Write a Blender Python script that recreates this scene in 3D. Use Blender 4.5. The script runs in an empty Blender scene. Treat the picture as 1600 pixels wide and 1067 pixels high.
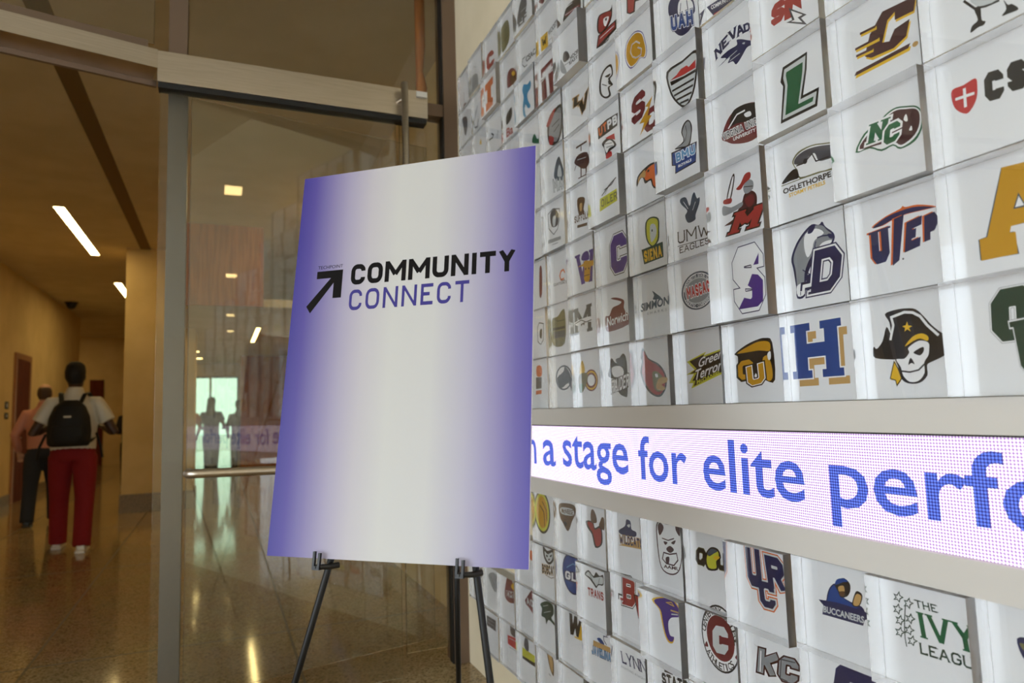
import bpy, bmesh, math, random, json
from mathutils import Vector, Matrix
random.seed(7)
SC = bpy.context.scene
COL = SC.collection

# ------------------------------------------------------------------ camera
cam_d = bpy.data.cameras.new('camera'); cam = bpy.data.objects.new('camera', cam_d); COL.objects.link(cam)
Fw = Vector((0.3903, 0.91553, 0.09725)); Rt = Vector((0.92063, -0.38926, -0.0303)); Up = Vector((-0.01011, -0.10136, 0.9948))
cam.matrix_world = Matrix(((Rt.x, Up.x, -Fw.x, 0), (Rt.y, Up.y, -Fw.y, 0), (Rt.z, Up.z, -Fw.z, 1.26), (0, 0, 0, 1)))
cam_d.sensor_width = 36; cam_d.lens = 36 * 1072.45 / 1600; cam_d.clip_start = .02; cam_d.clip_end = 200
cam_d.dof.use_dof = True; cam_d.dof.focus_distance = 1.75; cam_d.dof.aperture_fstop = 3.2
SC.camera = cam

# ------------------------------------------------------------------ light
W = bpy.data.worlds.new('daylight'); SC.world = W; W.use_nodes = True
wn = W.node_tree.nodes; bg = wn['Background']
bg.inputs[0].default_value = (.84, .93, 1.0, 1); bg.inputs[1].default_value = 4.7
SC.view_settings.view_transform = 'Standard'; SC.view_settings.look = 'None'
SC.view_settings.gamma = 1; SC.view_settings.use_curve_mapping = False
SC.view_settings.exposure = 0.0
SC.cycles.max_bounces = 16; SC.cycles.transmission_bounces = 14; SC.cycles.glossy_bounces = 6
SC.cycles.diffuse_bounces = 4; SC.cycles.transparent_max_bounces = 8
SC.cycles.sample_clamp_indirect = 6; SC.cycles.use_denoising = True
SC.cycles.caustics_refractive = True; SC.cycles.caustics_reflective = True
SC.cycles.blur_glossy = .3

# ------------------------------------------------------------------ materials
MATS = {}
def srgb(c):
    return tuple((x / 12.92 if x <= .04045 else ((x + .055) / 1.055) ** 2.4) for x in [v / 255 for v in c])
def mat(name, c, rough=.5, metal=0., spec=.5, emit=None, es=0.):
    if name in MATS: return MATS[name]
    m = bpy.data.materials.new(name); m.use_nodes = True
    b = m.node_tree.nodes['Principled BSDF']
    b.inputs['Base Color'].default_value = (*srgb(c), 1); b.inputs['Roughness'].default_value = rough
    b.inputs['Metallic'].default_value = metal; b.inputs['Specular IOR Level'].default_value = spec
    if emit: b.inputs['Emission Color'].default_value = (*srgb(emit), 1); b.inputs['Emission Strength'].default_value = es
    m.diffuse_color = (*srgb(c), 1)
    MATS[name] = m; return m
def nd(m, t, **k):
    n = m.node_tree.nodes.new(t)
    for a, v in k.items(): setattr(n, a, v)
    return n
def lk(m, a, b): m.node_tree.links.new(a, b)
def bsdf(m): return m.node_tree.nodes['Principled BSDF']
def noise_tint(m, c1, c2, scale, lo=.4, hi=.6, detail=4., vec_scale=None):
    tc = nd(m, 'ShaderNodeTexCoord'); n = nd(m, 'ShaderNodeTexNoise'); r = nd(m, 'ShaderNodeValToRGB')
    n.inputs['Scale'].default_value = scale; n.inputs['Detail'].default_value = detail
    if vec_scale:
        mp = nd(m, 'ShaderNodeMapping'); mp.inputs['Scale'].default_value = vec_scale
        lk(m, tc.outputs['Object'], mp.inputs[0]); lk(m, mp.outputs[0], n.inputs['Vector'])
    else: lk(m, tc.outputs['Object'], n.inputs['Vector'])
    r.color_ramp.elements[0].position = lo; r.color_ramp.elements[1].position = hi
    r.color_ramp.elements[0].color = (*srgb(c1), 1); r.color_ramp.elements[1].color = (*srgb(c2), 1)
    lk(m, n.outputs['Fac'], r.inputs[0]); lk(m, r.outputs[0], bsdf(m).inputs['Base Color'])
    return m
def glass(name, c, ior=1.49, rough=0.):
    m = bpy.data.materials.new(name); m.use_nodes = True; nt = m.node_tree
    nt.nodes.remove(nt.nodes['Principled BSDF'])
    g = nd(m, 'ShaderNodeBsdfGlass'); g.inputs['Color'].default_value = (*c, 1); g.inputs['IOR'].default_value = ior
    g.inputs['Roughness'].default_value = rough
    lk(m, g.outputs[0], nt.nodes['Material Output'].inputs[0]); MATS[name] = m; return m

M_acr = glass('clear_acrylic', (.995, .995, .997), 1.49)
M_edge = glass('satin_acrylic_edge', (.99, .99, 1.0), 1.49, .32)
M_glass = glass('door_glass', (.955, .965, .945), 1.5)
M_glass2 = glass('coated_inner_glass', (.955, .965, .945), 1.75)
M_panel = mat('white_print_sheet', (238, 239, 241), .55)
M_cream = noise_tint(mat('cream_wall_paint', (214, 200, 172), .8, spec=.2), (212, 198, 170), (218, 204, 177), 3)
M_hall = noise_tint(mat('corridor_wall_paint', (222, 196, 140), .8, spec=.2), (218, 192, 138), (226, 200, 146), 2)
M_ceil = noise_tint(mat('ceiling_paint', (214, 200, 172), .9, spec=.1), (210, 196, 168), (218, 204, 178), 2)
M_lobceil = mat('lobby_ceiling_paint', (222, 218, 200), .9, spec=.1)
M_trim = mat('satin_white_aluminium', (216, 212, 208), .45, spec=.4)
M_black = mat('black_rubber', (18, 17, 16), .6)
M_blackmetal = mat('black_powder_coat', (12, 12, 13), .42, spec=.35)
M_plastic = mat('black_plastic', (20, 20, 21), .4)
M_steel = noise_tint(mat('brushed_stainless', (200, 190, 176), .32, 1.), (196, 186, 172), (208, 198, 186), 6, vec_scale=(1, 1, 60))
M_bronze = mat('brown_anodised_frame', (128, 108, 92), .4, .5)
M_grayframe = mat('grey_anodised_post', (112, 105, 100), .38, .6)
M_wood = noise_tint(mat('orange_wood_veneer', (176, 98, 36), .6), (160, 86, 28), (190, 112, 46), 4, vec_scale=(8, 8, .6))
M_redwood = noise_tint(mat('dark_red_wood', (96, 42, 22), .75, spec=.15), (88, 36, 18), (106, 50, 28), 4, vec_scale=(8, 8, .6))
M_doorwood = mat('light_wood_frame', (156, 104, 56), .5)
M_granite = noise_tint(mat('brown_granite_base', (132, 112, 84), .3), (118, 100, 74), (146, 126, 98), 60)
M_lamp = mat('lamp_diffuser', (255, 244, 214), .6, emit=(255, 222, 150), es=25)
M_lamp2 = mat('lobby_lamp_diffuser', (255, 244, 214), .6, emit=(255, 222, 150), es=22)
M_foam = mat('white_foam_board_edge', (240, 240, 242), .6)
M_ink = mat('black_print', (16, 13, 14), .8, spec=.2)
M_violet = mat('violet_print', (46, 36, 132), .6)
M_tile_joint = mat('brass_joint', (96, 80, 48), .5)

def terrazzo():
    m = mat('polished_terrazzo', (176, 150, 108), .09, spec=.5); b = bsdf(m)
    tc = nd(m, 'ShaderNodeTexCoord'); v = nd(m, 'ShaderNodeTexVoronoi'); v.inputs['Scale'].default_value = 110
    n = nd(m, 'ShaderNodeTexNoise'); n.inputs['Scale'].default_value = 2.5; n.inputs['Detail'].default_value = 6
    r = nd(m, 'ShaderNodeValToRGB'); e = r.color_ramp.elements
    e[0].position = 0; e[0].color = (*srgb((112, 92, 62)), 1); e[1].position = 1; e[1].color = (*srgb((206, 184, 146)), 1)
    k = e.new(.3); k.color = (*srgb((172, 148, 108)), 1); k = e.new(.75); k.color = (*srgb((184, 160, 120)), 1)
    lk(m, tc.outputs['Object'], v.inputs['Vector']); lk(m, tc.outputs['Object'], n.inputs['Vector'])
    sp = nd(m, 'ShaderNodeSeparateColor'); lk(m, v.outputs['Color'], sp.inputs[0]); lk(m, sp.outputs[0], r.inputs[0])
    mx = nd(m, 'ShaderNodeMix', data_type='RGBA', blend_type='MULTIPLY'); mx.inputs[0].default_value = .25
    lk(m, r.outputs[0], mx.inputs[6]); lk(m, n.outputs['Color'], mx.inputs[7]); lk(m, mx.outputs[2], b.inputs['Base Color'])
    return m
M_floor = terrazzo()

def led_mat(name, base, dark, strength):
    """dot-matrix emitter: round bright diodes on a darker ground, 36 rows in the band height"""
    m = bpy.data.materials.new(name); m.use_nodes = True; nt = m.node_tree; b = bsdf(m)
    b.inputs['Base Color'].default_value = (.02, .02, .025, 1); b.inputs['Roughness'].default_value = .5
    tc = nd(m, 'ShaderNodeTexCoord'); mp = nd(m, 'ShaderNodeMapping'); P = .2077 / 36
    mp.inputs['Scale'].default_value = (0, 1 / P, 1 / P); lk(m, tc.outputs['Object'], mp.inputs[0])
    fr = nd(m, 'ShaderNodeVectorMath', operation='FRACTION'); lk(m, mp.outputs[0], fr.inputs[0])
    sb = nd(m, 'ShaderNodeVectorMath', operation='SUBTRACT'); sb.inputs[1].default_value = (0, .5, .5); lk(m, fr.outputs[0], sb.inputs[0])
    ln = nd(m, 'ShaderNodeVectorMath', operation='LENGTH'); lk(m, sb.outputs[0], ln.inputs[0])
    r = nd(m, 'ShaderNodeValToRGB'); e = r.color_ramp.elements
    e[0].position = .30; e[0].color = (*base, 1); e[1].position = .47; e[1].color = (*dark, 1)
    lk(m, ln.outputs['Value'], r.inputs[0]); lk(m, r.outputs[0], b.inputs['Emission Color']); b.inputs['Emission Strength'].default_value = strength
    MATS[name] = m; return m
M_led = led_mat('lit_white_diodes', (1, .93, 1), (.24, .12, .34), 1.9)
M_ledtx = led_mat('lit_blue_diodes', (.12, .22, .95), (.005, .005, .16), 1.3)

def board_mat():
    m = mat('printed_poster_gradient', (178, 177, 177), .45, spec=.35); b = bsdf(m)
    tc = nd(m, 'ShaderNodeTexCoord'); sx = nd(m, 'ShaderNodeSeparateXYZ'); r = nd(m, 'ShaderNodeValToRGB'); mm = nd(m, 'ShaderNodeMath', operation='DIVIDE')
    mm.inputs[1].default_value = .61
    lk(m, tc.outputs['Object'], sx.inputs[0]); lk(m, sx.outputs[0], mm.inputs[0]); lk(m, mm.outputs[0], r.inputs[0]); lk(m, r.outputs[0], b.inputs['Base Color'])
    e = r.color_ramp.elements; e[0].position = 0; e[0].color = (*srgb((63, 53, 146)), 1); e[1].position = 1; e[1].color = (*srgb((84, 75, 163)), 1)
    for pos, c in ((.06, (84, 73, 156)), (.13, (125, 116, 172)), (.22, (165, 158, 189)), (.33, (193, 189, 199)), (.45, (204, 204, 204)), (.62, (202, 202, 204)), (.76, (180, 177, 197)), (.87, (146, 139, 184)), (.94, (110, 101, 170))):
        k = e.new(pos); k.color = (*srgb(c), 1)
    return m
M_board = board_mat()

# ------------------------------------------------------------------ mesh helpers
class MB:
    def __init__(s): s.v = []; s.f = []; s.m = []
    def face(s, pts, mi=0):
        i = len(s.v); s.v += [tuple(p) for p in pts]; s.f.append(tuple(range(i, i + len(pts)))); s.m.append(mi)
    def box(s, a, b, mi=0):
        x0, y0, z0 = a; x1, y1, z1 = b; i = len(s.v)
        s.v += [(x0, y0, z0), (x1, y0, z0), (x1, y1, z0), (x0, y1, z0), (x0, y0, z1), (x1, y0, z1), (x1, y1, z1), (x0, y1, z1)]
        for q in ((0, 3, 2, 1), (4, 5, 6, 7), (0, 1, 5, 4), (1, 2, 6, 5), (2, 3, 7, 6), (3, 0, 4, 7)):
            s.f.append(tuple(i + k for k in q)); s.m.append(mi)
        return s
    def prism(s, poly, z0, z1, mi=0):
        """vertical prism over a plan polygon"""
        n = len(poly); i = len(s.v)
        s.v += [(x, y, z0) for x, y in poly] + [(x, y, z1) for x, y in poly]
        s.f.append(tuple(i + k for k in range(n))[::-1]); s.f.append(tuple(i + n + k for k in range(n))); s.m += [mi, mi]
        for k in range(n):
            j = (k + 1) % n; s.f.append((i + k, i + j, i + n + j, i + n + k)); s.m.append(mi)
        return s
    def tube(s, pts, rs, n=12, mi=0, cap=True, flat=None):
        pts = [Vector(p) for p in pts]
        if not isinstance(rs, (list, tuple)): rs = [rs] * len(pts)
        rings = []; up = None
        for k, p in enumerate(pts):
            d = (pts[min(k + 1, len(pts) - 1)] - pts[max(k - 1, 0)]).normalized()
            if up is None:
                up = Vector((0, 0, 1)) if abs(d.z) < .9 else Vector((0, 1, 0))
            a = d.cross(up).normalized(); b = a.cross(d).normalized(); up = b
            i = len(s.v); fl = flat or 1
            for q in range(n):
                t = 2 * math.pi * q / n; s.v.append(tuple(p + a * math.cos(t) * rs[k] + b * math.sin(t) * rs[k] * fl))
            rings.append(i)
        for r0, r1 in zip(rings, rings[1:]):
            for q in range(n):
                w = (q + 1) % n; s.f.append((r0 + q, r0 + w, r1 + w, r1 + q)); s.m.append(mi)
        if cap:
            s.f.append(tuple(rings[0] + q for q in range(n))[::-1]); s.f.append(tuple(rings[-1] + q for q in range(n))); s.m += [mi, mi]
        return s
    def rings(s, rg, n=16, mi=0):
        """stack of horizontal ellipses (x, y, z, rx, ry)"""
        ids = []
        for (x, y, z, rx, ry) in rg:
            i = len(s.v); ids.append(i)
            for q in range(n):
                t = 2 * math.pi * q / n; s.v.append((x + rx * math.cos(t), y + ry * math.sin(t), z))
        for a, b in zip(ids, ids[1:]):
            for q in range(n):
                w = (q + 1) % n; s.f.append((a + q, a + w, b + w, b + q)); s.m.append(mi)
        s.f.append(tuple(ids[0] + q for q in range(n))[::-1]); s.f.append(tuple(ids[-1] + q for q in range(n))); s.m += [mi, mi]
        return s
    def ball(s, c, r, n=14, mi=0):
        rx, ry, rz = r if isinstance(r, (list, tuple)) else (r, r, r); m = n // 2
        return s.rings([(c[0], c[1], c[2] + rz * math.sin(a), rx * math.cos(a), ry * math.cos(a)) for a in [(-.5 + (k + .02 if k == 0 else k - .02 if k == m else k) / m) * math.pi for k in range(m + 1)]], n, mi)
    def build(s, name, mats, parent=None, loc=None, bevel=0, smooth=False):
        me = bpy.data.meshes.new(name)
        o0 = Vector(loc) if loc else Vector((0, 0, 0))
        me.from_pydata([tuple(Vector(p) - o0) for p in s.v], [], s.f)
        mats = mats if isinstance(mats, (list, tuple)) else [mats]
        for m in mats: me.materials.append(m)
        for p, i in zip(me.polygons, s.m): p.material_index = i; p.use_smooth = smooth
        me.update()
        o = bpy.data.objects.new(name, me); COL.objects.link(o); o.location = o0
        if bevel:
            b = o.modifiers.new('bevel', 'BEVEL'); b.width = bevel; b.segments = 2; b.limit_method = 'ANGLE'
        if parent: o.parent = parent
        return o
def empty(name, loc):
    o = bpy.data.objects.new(name, None); COL.objects.link(o); o.location = loc; o.empty_display_size = .1; return o
def tag(o, label, cat, group=None):
    o['label'] = label; o['category'] = cat
    if group: o['group'] = group
    return o
def struct(o): o['kind'] = 'structure'; return o
def adopt(o, root):
    """parent a world-placed object under a root that has only a location / rotation"""
    o.parent = root; bpy.context.view_layer.update(); o.matrix_parent_inverse = root.matrix_world.inverted(); return o
def bx(name, a, b, m, **k): return MB().box(a, b).build(name, m, **k)

# ------------------------------------------------------------------ dimensions
XP = 1.2154          # plane of the printed sheets behind the acrylic
XW = 1.223           # face of the logo wall
YF, YD = 3.583, 3.453  # frame plane and door-leaf plane
ZC = 3.8
FZ = -.06           # finished floor
Y0, PITCH, ZL = .7948, .2, 1.2557

# ------------------------------------------------------------------ setting
struct(bx('floor', (-9, -17, FZ - .1), (6, 30, FZ), M_floor))
struct(bx('ceiling', (-6.2, YF, ZC), (6, 30, ZC + .1), M_ceil))
struct(bx('ceiling_lobby', (-9, -17, ZC), (6, YF, ZC + .1), M_lobceil))
struct(bx('wall_right', (XW, -1.6, FZ), (XW + .15, YF, ZC), M_cream))
struct(bx('wall_back', (-9, -17.1, FZ), (XW, -17, ZC), M_cream))
struct(bx('wall_left', (-3.4, 2.95, FZ), (-3.2, 19.6, ZC), M_hall))
struct(bx('wall_corridor_right', (1.42, YF, FZ), (1.6, 19, ZC), M_hall))
e = MB(); e.box((-6, 24, FZ), (-1.0, 24.15, ZC)); struct(e.build('wall_corridor_end', M_hall))
e = MB(); e.box((-1.1, 19, FZ), (-.80, 19.2, ZC)); e.box((-.80, 19, 2.3), (.42, 19.2, ZC)); e.box((.42, 19, FZ), (1.5, 19.2, ZC)); e.box((-1.1, 19.2, FZ), (-1.0, 24, ZC))
struct(e.build('wall_far', M_hall))
struct(bx('wall_recess', (-6, 19.4, FZ), (-3.4, 19.6, ZC), M_hall)); struct(bx('wall_recess_side', (-6.1, 19.4, FZ), (-6, 24.15, ZC), M_hall))  # unseen walls, added to stop outside light leaking onto the corridor end
struct(bx('baseboard_left', (-3.2, YF, FZ), (-3.185, 13.86, .11), M_granite)); struct(bx('baseboard_left_far', (-3.2, 14.9, FZ), (-3.185, 19.6, .11), M_granite))
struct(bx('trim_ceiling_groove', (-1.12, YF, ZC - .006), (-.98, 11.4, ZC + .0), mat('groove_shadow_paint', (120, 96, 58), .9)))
struct(bx('column', (-1.30, 11.4, FZ), (-.36, 12.2, ZC), M_hall)); struct(bx('baseboard_column', (-1.32, 11.38, FZ), (-.34, 12.22, .2), M_granite))
for x in (-2.3, -.95, .40): struct(bx('trim_floor_joint', (x - .007, -3, FZ), (x + .007, 18.9, FZ + .0006), M_tile_joint))
for y in (4.6, 7.3, 10.0, 12.7): struct(bx('trim_floor_cross_joint', (-3.18, y - .009, FZ), (1.4, y + .009, FZ + .0006), M_tile_joint))
# wood-clad soffit deeper in the corridor
e = MB(); e.box((-.62, 9, 2.62), (.48, 9.06, 3.62)); struct(e.build('trim_wood_soffit', M_wood))
struct(bx('ceiling_low', (-.62, 9.06, 2.62), (1.42, 19, 2.72), M_ceil))
struct(bx('wall_wood', (.42, 16.5, FZ), (1.40, 16.62, 2.62), M_wood))
# far glazed end
w = struct(empty('window_1', (-.19, 19.05, 0)))
e = MB(); e.box((-.80, 19.03, FZ), (-.77, 19.1, 2.3)); e.box((.39, 19.03, FZ), (.42, 19.1, 2.3)); e.box((-.26, 19.03, FZ), (-.21, 19.1, 2.3)); e.box((-.8, 19.03, 2.26), (.42, 19.1, 2.3))
adopt(e.build('window_frame', M_blackmetal), w)
adopt(bx('window_pane', (-.77, 19.06, FZ), (.39, 19.07, 2.26), glass('green_tinted_glass', (.50, .58, .49), 1.3)), w)
struct(bx('ground_outside', (-8, 24.2, -.12), (8, 60, -.1), mat('pale_paving', (200, 205, 190), .8)))

# door in the left corridor wall
d = struct(empty('door_1', (-3.2, 14.38, 0)))
adopt(bx('door_leaf', (-3.2, 13.96, FZ), (-3.175, 14.80, 2.36), M_redwood), d)
e = MB(); e.box((-3.2, 13.86, FZ), (-3.165, 13.96, 2.46)); e.box((-3.2, 14.80, FZ), (-3.165, 14.90, 2.46)); e.box((-3.2, 13.96, 2.36), (-3.165, 14.80, 2.46))
adopt(e.build('door_frame', M_doorwood), d)
adopt(MB().tube([(-3.175, 14.06, 1.02), (-3.13, 14.06, 1.02), (-3.13, 14.16, 1.02)], .01).build('door_handle', M_steel), d)
d = struct(empty('door_2', (-3.0, 24, 0)))
adopt(bx('door_leaf', (-3.62, 23.96, FZ), (-3.25, 24, 2.5), M_redwood), d)

cd_ = tag(empty('ceiling_dome_camera', (-2.95, 17.0, ZC)), 'small black dome camera on the corridor ceiling above the backpack wearer', 'camera'); adopt(MB().rings([(-2.95, 17, ZC - .03, .12, .12), (-2.95, 17, ZC, .13, .13)]).build('mount', M_black), cd_); adopt(MB().ball((-2.95, 17, ZC - .04), (.1, .1, .11)).build('dome', M_plastic, smooth=True), cd_)
# restroom plaques beside the door
for k, (z0, z1) in enumerate(((1.50, 1.62), (1.34, 1.44))):
    s = tag(bx('wall_plaque', (-3.2, 13.42, z0), (-3.19, 13.6, z1), M_black), ['upper small black sign plate on corridor wall left of the dark red door', 'lower small black sign plate on corridor wall left of the dark red door'][k], 'sign', 'sign plates beside the corridor door')
    MB().box((-3.1895, 13.48, z0 + .03), (-3.188, 13.54, z1 - .03)).build('pictogram', M_trim, s)

# ------------------------------------------------------------------ glazed facade
t1 = math.atan2(.135, .58)
DX, DY = math.cos(math.pi + t1), math.sin(math.pi + t1)
def bay(u0, u1, d0, d1, z0, z1, mb):
    """box in the slanted left bay: u runs left from the mullion, d is depth behind the header face"""
    ox, oy = -.286, YD
    nx, ny = -DY, DX
    if ny < 0: nx, ny = -nx, -ny
    P = lambda u, dd: (ox + DX * u + nx * dd, oy + DY * u + ny * dd)
    mb.prism([P(u0, d0), P(u1, d0), P(u1, d1), P(u0, d1)], z0, z1); return mb
struct(bay(0, 5.9, .0, .15, 2.895, 2.985, MB()).build('trim_header_left', M_steel))
struct(bay(.03, 5.9, .08, .16, 2.985, 3.06, MB()).build('trim_transom_left', M_bronze))
struct(bay(-.02, 5.9, .15, .17, 2.87, 2.90, MB()).build('trim_header_soffit', M_bronze))
e = MB(); bay(0.0, 5.9, .11, .122, 3.06, ZC, e); struct(e.build('window_2', M_glass))
struct(bay(1.9, 1.98, .06, .16, 2.985, ZC, MB()).build('trim_mullion_left', M_bronze))
struct(bay(3.0, 5.9, .2, .32, FZ, ZC, MB()).build('wall_light_stop_left', M_cream))  # unseen wall, added to keep outside brightness out of the acrylic reflections
# mullion that carries on down as the silver door post
struct(bx('trim_mullion_upper', (-.248, YF - .03, 2.83), (-.166, YF + .1, ZC), M_bronze))
struct(bx('trim_post', (-.246, YF - .01, FZ), (-.160, YF + .08, 2.83), M_grayframe))
struct(bx('trim_mullion_right', (1.145, YF - .02, FZ), (XW + .03, YF + .12, ZC), M_bronze))
struct(bx('trim_transom_right', (-.166, YF, 2.915), (1.145, YF + .1, 2.985), M_bronze))
struct(bx('trim_gasket_upper', (1.138, YF - .004, 2.985), (1.145, YF + .05, ZC), M_black))
struct(bx('trim_gasket_lower', (1.137, YF - .004, FZ), (1.145, YF + .05, 2.915), M_black))
struct(bx('window_3', (-.166, YF + .045, 2.985), (1.132, YF + .057, ZC), M_glass))
struct(bx('window_4', (.90, YF + .03, .02), (1.128, YF + .042, 2.915), M_glass))

struct(MB().tube([(1.045, 3.74, 2.99), (1.058, 3.74, 3.05), (1.066, 3.74, 3.14), (1.055, 3.74, 3.24), (1.062, 3.74, 3.4), (1.06, 3.74, ZC)], [.018, .024, .034, .022, .03, .03], 14).build('trim_reflection_fin', M_wood, smooth=True))  # added wavy solid standing in for a warped orange reflection in the glass
# glass door: stainless head rail, frameless leaf, tubular panic handle
door = tag(empty('glass_door', (.29, YD, 0)), 'tall frameless glass entrance door with stainless head rail and tubular handle behind the poster', 'door')
adopt(MB().box((-.286, YD, 2.832), (1.018, YD + .09, 2.982)).build('head_rail', M_steel, bevel=.002), door)
adopt(bx('gasket', (-.284, YD + .012, 2.808), (1.014, YD + .08, 2.832), M_black), door)
leaf = adopt(bx('glass_leaf', (-.274, YD + .03, FZ + .012), (.846, YD + .043, 2.81), M_glass), door)
eg = bx('polished_edge', (.8461, YD + .030, FZ + .012), (.853, YD + .043, 2.81), mat('pale_green_glass_edge', (196, 220, 190), .25)); eg.parent = leaf; eg.matrix_parent_inverse = leaf.matrix_world.inverted()
adopt(bx('latch_keeper', (.955, YD - .012, 2.945), (1.012, YD, 2.975), mat('bright_keeper', (222, 220, 214), .4)), door)
hy = YD - .06
pts = [(-.128, YD + .03, 1.015), (-.130, YD - .02, 1.015)] + [(-.130 + .042 * (1 - math.cos(a)), YD - .02 - .04 * math.sin(a), 1.015) for a in [k * math.pi / 12 for k in range(1, 7)]] + [(.25, hy, 1.010), (.80, hy, 1.008)] + [(.80 + .086 * math.sin(a), hy, 1.008 + .086 * (1 - math.cos(a))) for a in [k * math.pi / 12 for k in range(1, 7)]]
adopt(MB().tube(pts, .0205, 16).build('push_bar', M_steel, smooth=True), door)
adopt(MB().tube([(.886, hy, 1.08), (.880, hy, 2.0), (.876, hy, 2.985)], .0175, 16).build('pull_tube', M_steel, smooth=True), door)
for z in (2.90, 2.0, 1.3): adopt(MB().tube([(.879, hy, z), (.842, YD + .02, z)], .008, 10).build('tube_bracket', M_steel, smooth=True), door)

# ------------------------------------------------------------------ lamps
def lamp(name, x0, x1, y0, y1, z, m, label, group, rim=.02):
    o = tag(empty(name, ((x0 + x1) / 2, (y0 + y1) / 2, z)), label, 'ceiling light', group)
    r = MB(); r.box((x0 - rim, y0 - rim, z - .006), (x0, y1 + rim, z)); r.box((x1, y0 - rim, z - .006), (x1 + rim, y1 + rim, z)); r.box((x0, y0 - rim, z - .006), (x1, y0, z)); r.box((x0, y1, z - .006), (x1, y1 + rim, z))
    adopt(r.build('lamp_frame', M_ceil), o); adopt(bx('diffuser', (x0, y0, z - .004), (x1, y1, z - .001), m), o); return o
lamp('linear_light', -1.84, -1.73, 9.36, 11.98, ZC, M_lamp, 'long slim recessed light in corridor ceiling, nearest to the open doorway', 'slim corridor lights')
lamp('linear_light', -1.83, -1.72, 14.4, 17.0, ZC, M_lamp, 'long slim recessed light in corridor ceiling, further off, cut by the column', 'slim corridor lights')
LOB = 'short recessed lights above the lobby'
for (x, y, lb) in ((.11, -1.15, 'short lobby ceiling light whose reflection is highest in the glass door'), (.16, -6.2, 'short lobby ceiling light reflected second from top in the glass door'), (.21, -11.4, 'short lobby ceiling light reflected third from top in the glass door'), (.25, -14.9, 'short lobby ceiling light reflected lowest in the glass door')):
    lamp('recessed_light', x - .09, x + .09, y - .17, y + .17, ZC, M_lamp2, lb, LOB)
lamp('linear_light', -4.6, -4.5, 20.6, 22.6, ZC, M_lamp, 'added hidden light in the side recess, brightening the corridor end wall', 'slim corridor lights')  # added lamp, out of view, lifts the dark corridor end
lamp('linear_light', 1.23, 1.33, 7.6, 8.9, ZC, M_lamp, 'added fill light hidden behind the upper left of the poster', 'slim corridor lights')  # no lamp known here; added behind the poster to brighten the corridor
lamp('linear_light', .50, .56, 11.2, 13.4, 2.62, M_lamp, 'slim light under the wood soffit, straight above the bright far entrance', 'slim corridor lights')
for k, (x, y) in enumerate(((-.52, 13.6), (-.50, 15.4), (-.48, 17.2))):
    o = tag(empty('downlight', (x, y, 2.62)), ['nearest', 'middle', 'farthest'][k] + ' of the three small round downlights before the bright far entrance', 'ceiling light', 'round downlights')
    adopt(MB().rings([(x, y, 2.616, .11, .11), (x, y, 2.62, .11, .11)]).build('lamp_frame', M_trim), o)
    adopt(MB().rings([(x, y, 2.612, .09, .09), (x, y, 2.616, .09, .09)]).build('diffuser', M_lamp, smooth=False), o)

# ------------------------------------------------------------------ poster on its easel
TL = Vector((.2029, 1.7501, 1.8587)); TR = Vector((.662, 1.3485, 1.854)); BR = Vector((.5581, 1.2608, .9459)); BL = Vector((.099, 1.6624, .9505))
ux = ((TR - TL) + (BR - BL)).normalized(); uz = ((TL - BL) + (TR - BR)).normalized(); uz = (uz - ux * uz.dot(ux)).normalized(); un = uz.cross(ux).normalized()  # un points behind the board
BW, BH, BT = .610, .915, .006
board = MB().box((0, 0, 0), (BW, BT, BH)).build('poster_board', [M_board, M_foam])
for p in board.data.polygons: p.material_index = 0 if p.normal.y < -.5 else 1
board.matrix_world = Matrix(((ux.x, un.x, uz.x, BL.x), (ux.y, un.y, uz.y, BL.y), (ux.z, un.z, uz.z, BL.z), (0, 0, 0, 1)))
tag(board, 'tall violet-edged white poster board with black arrow and lettering, standing on the black easel', 'sign')
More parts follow.
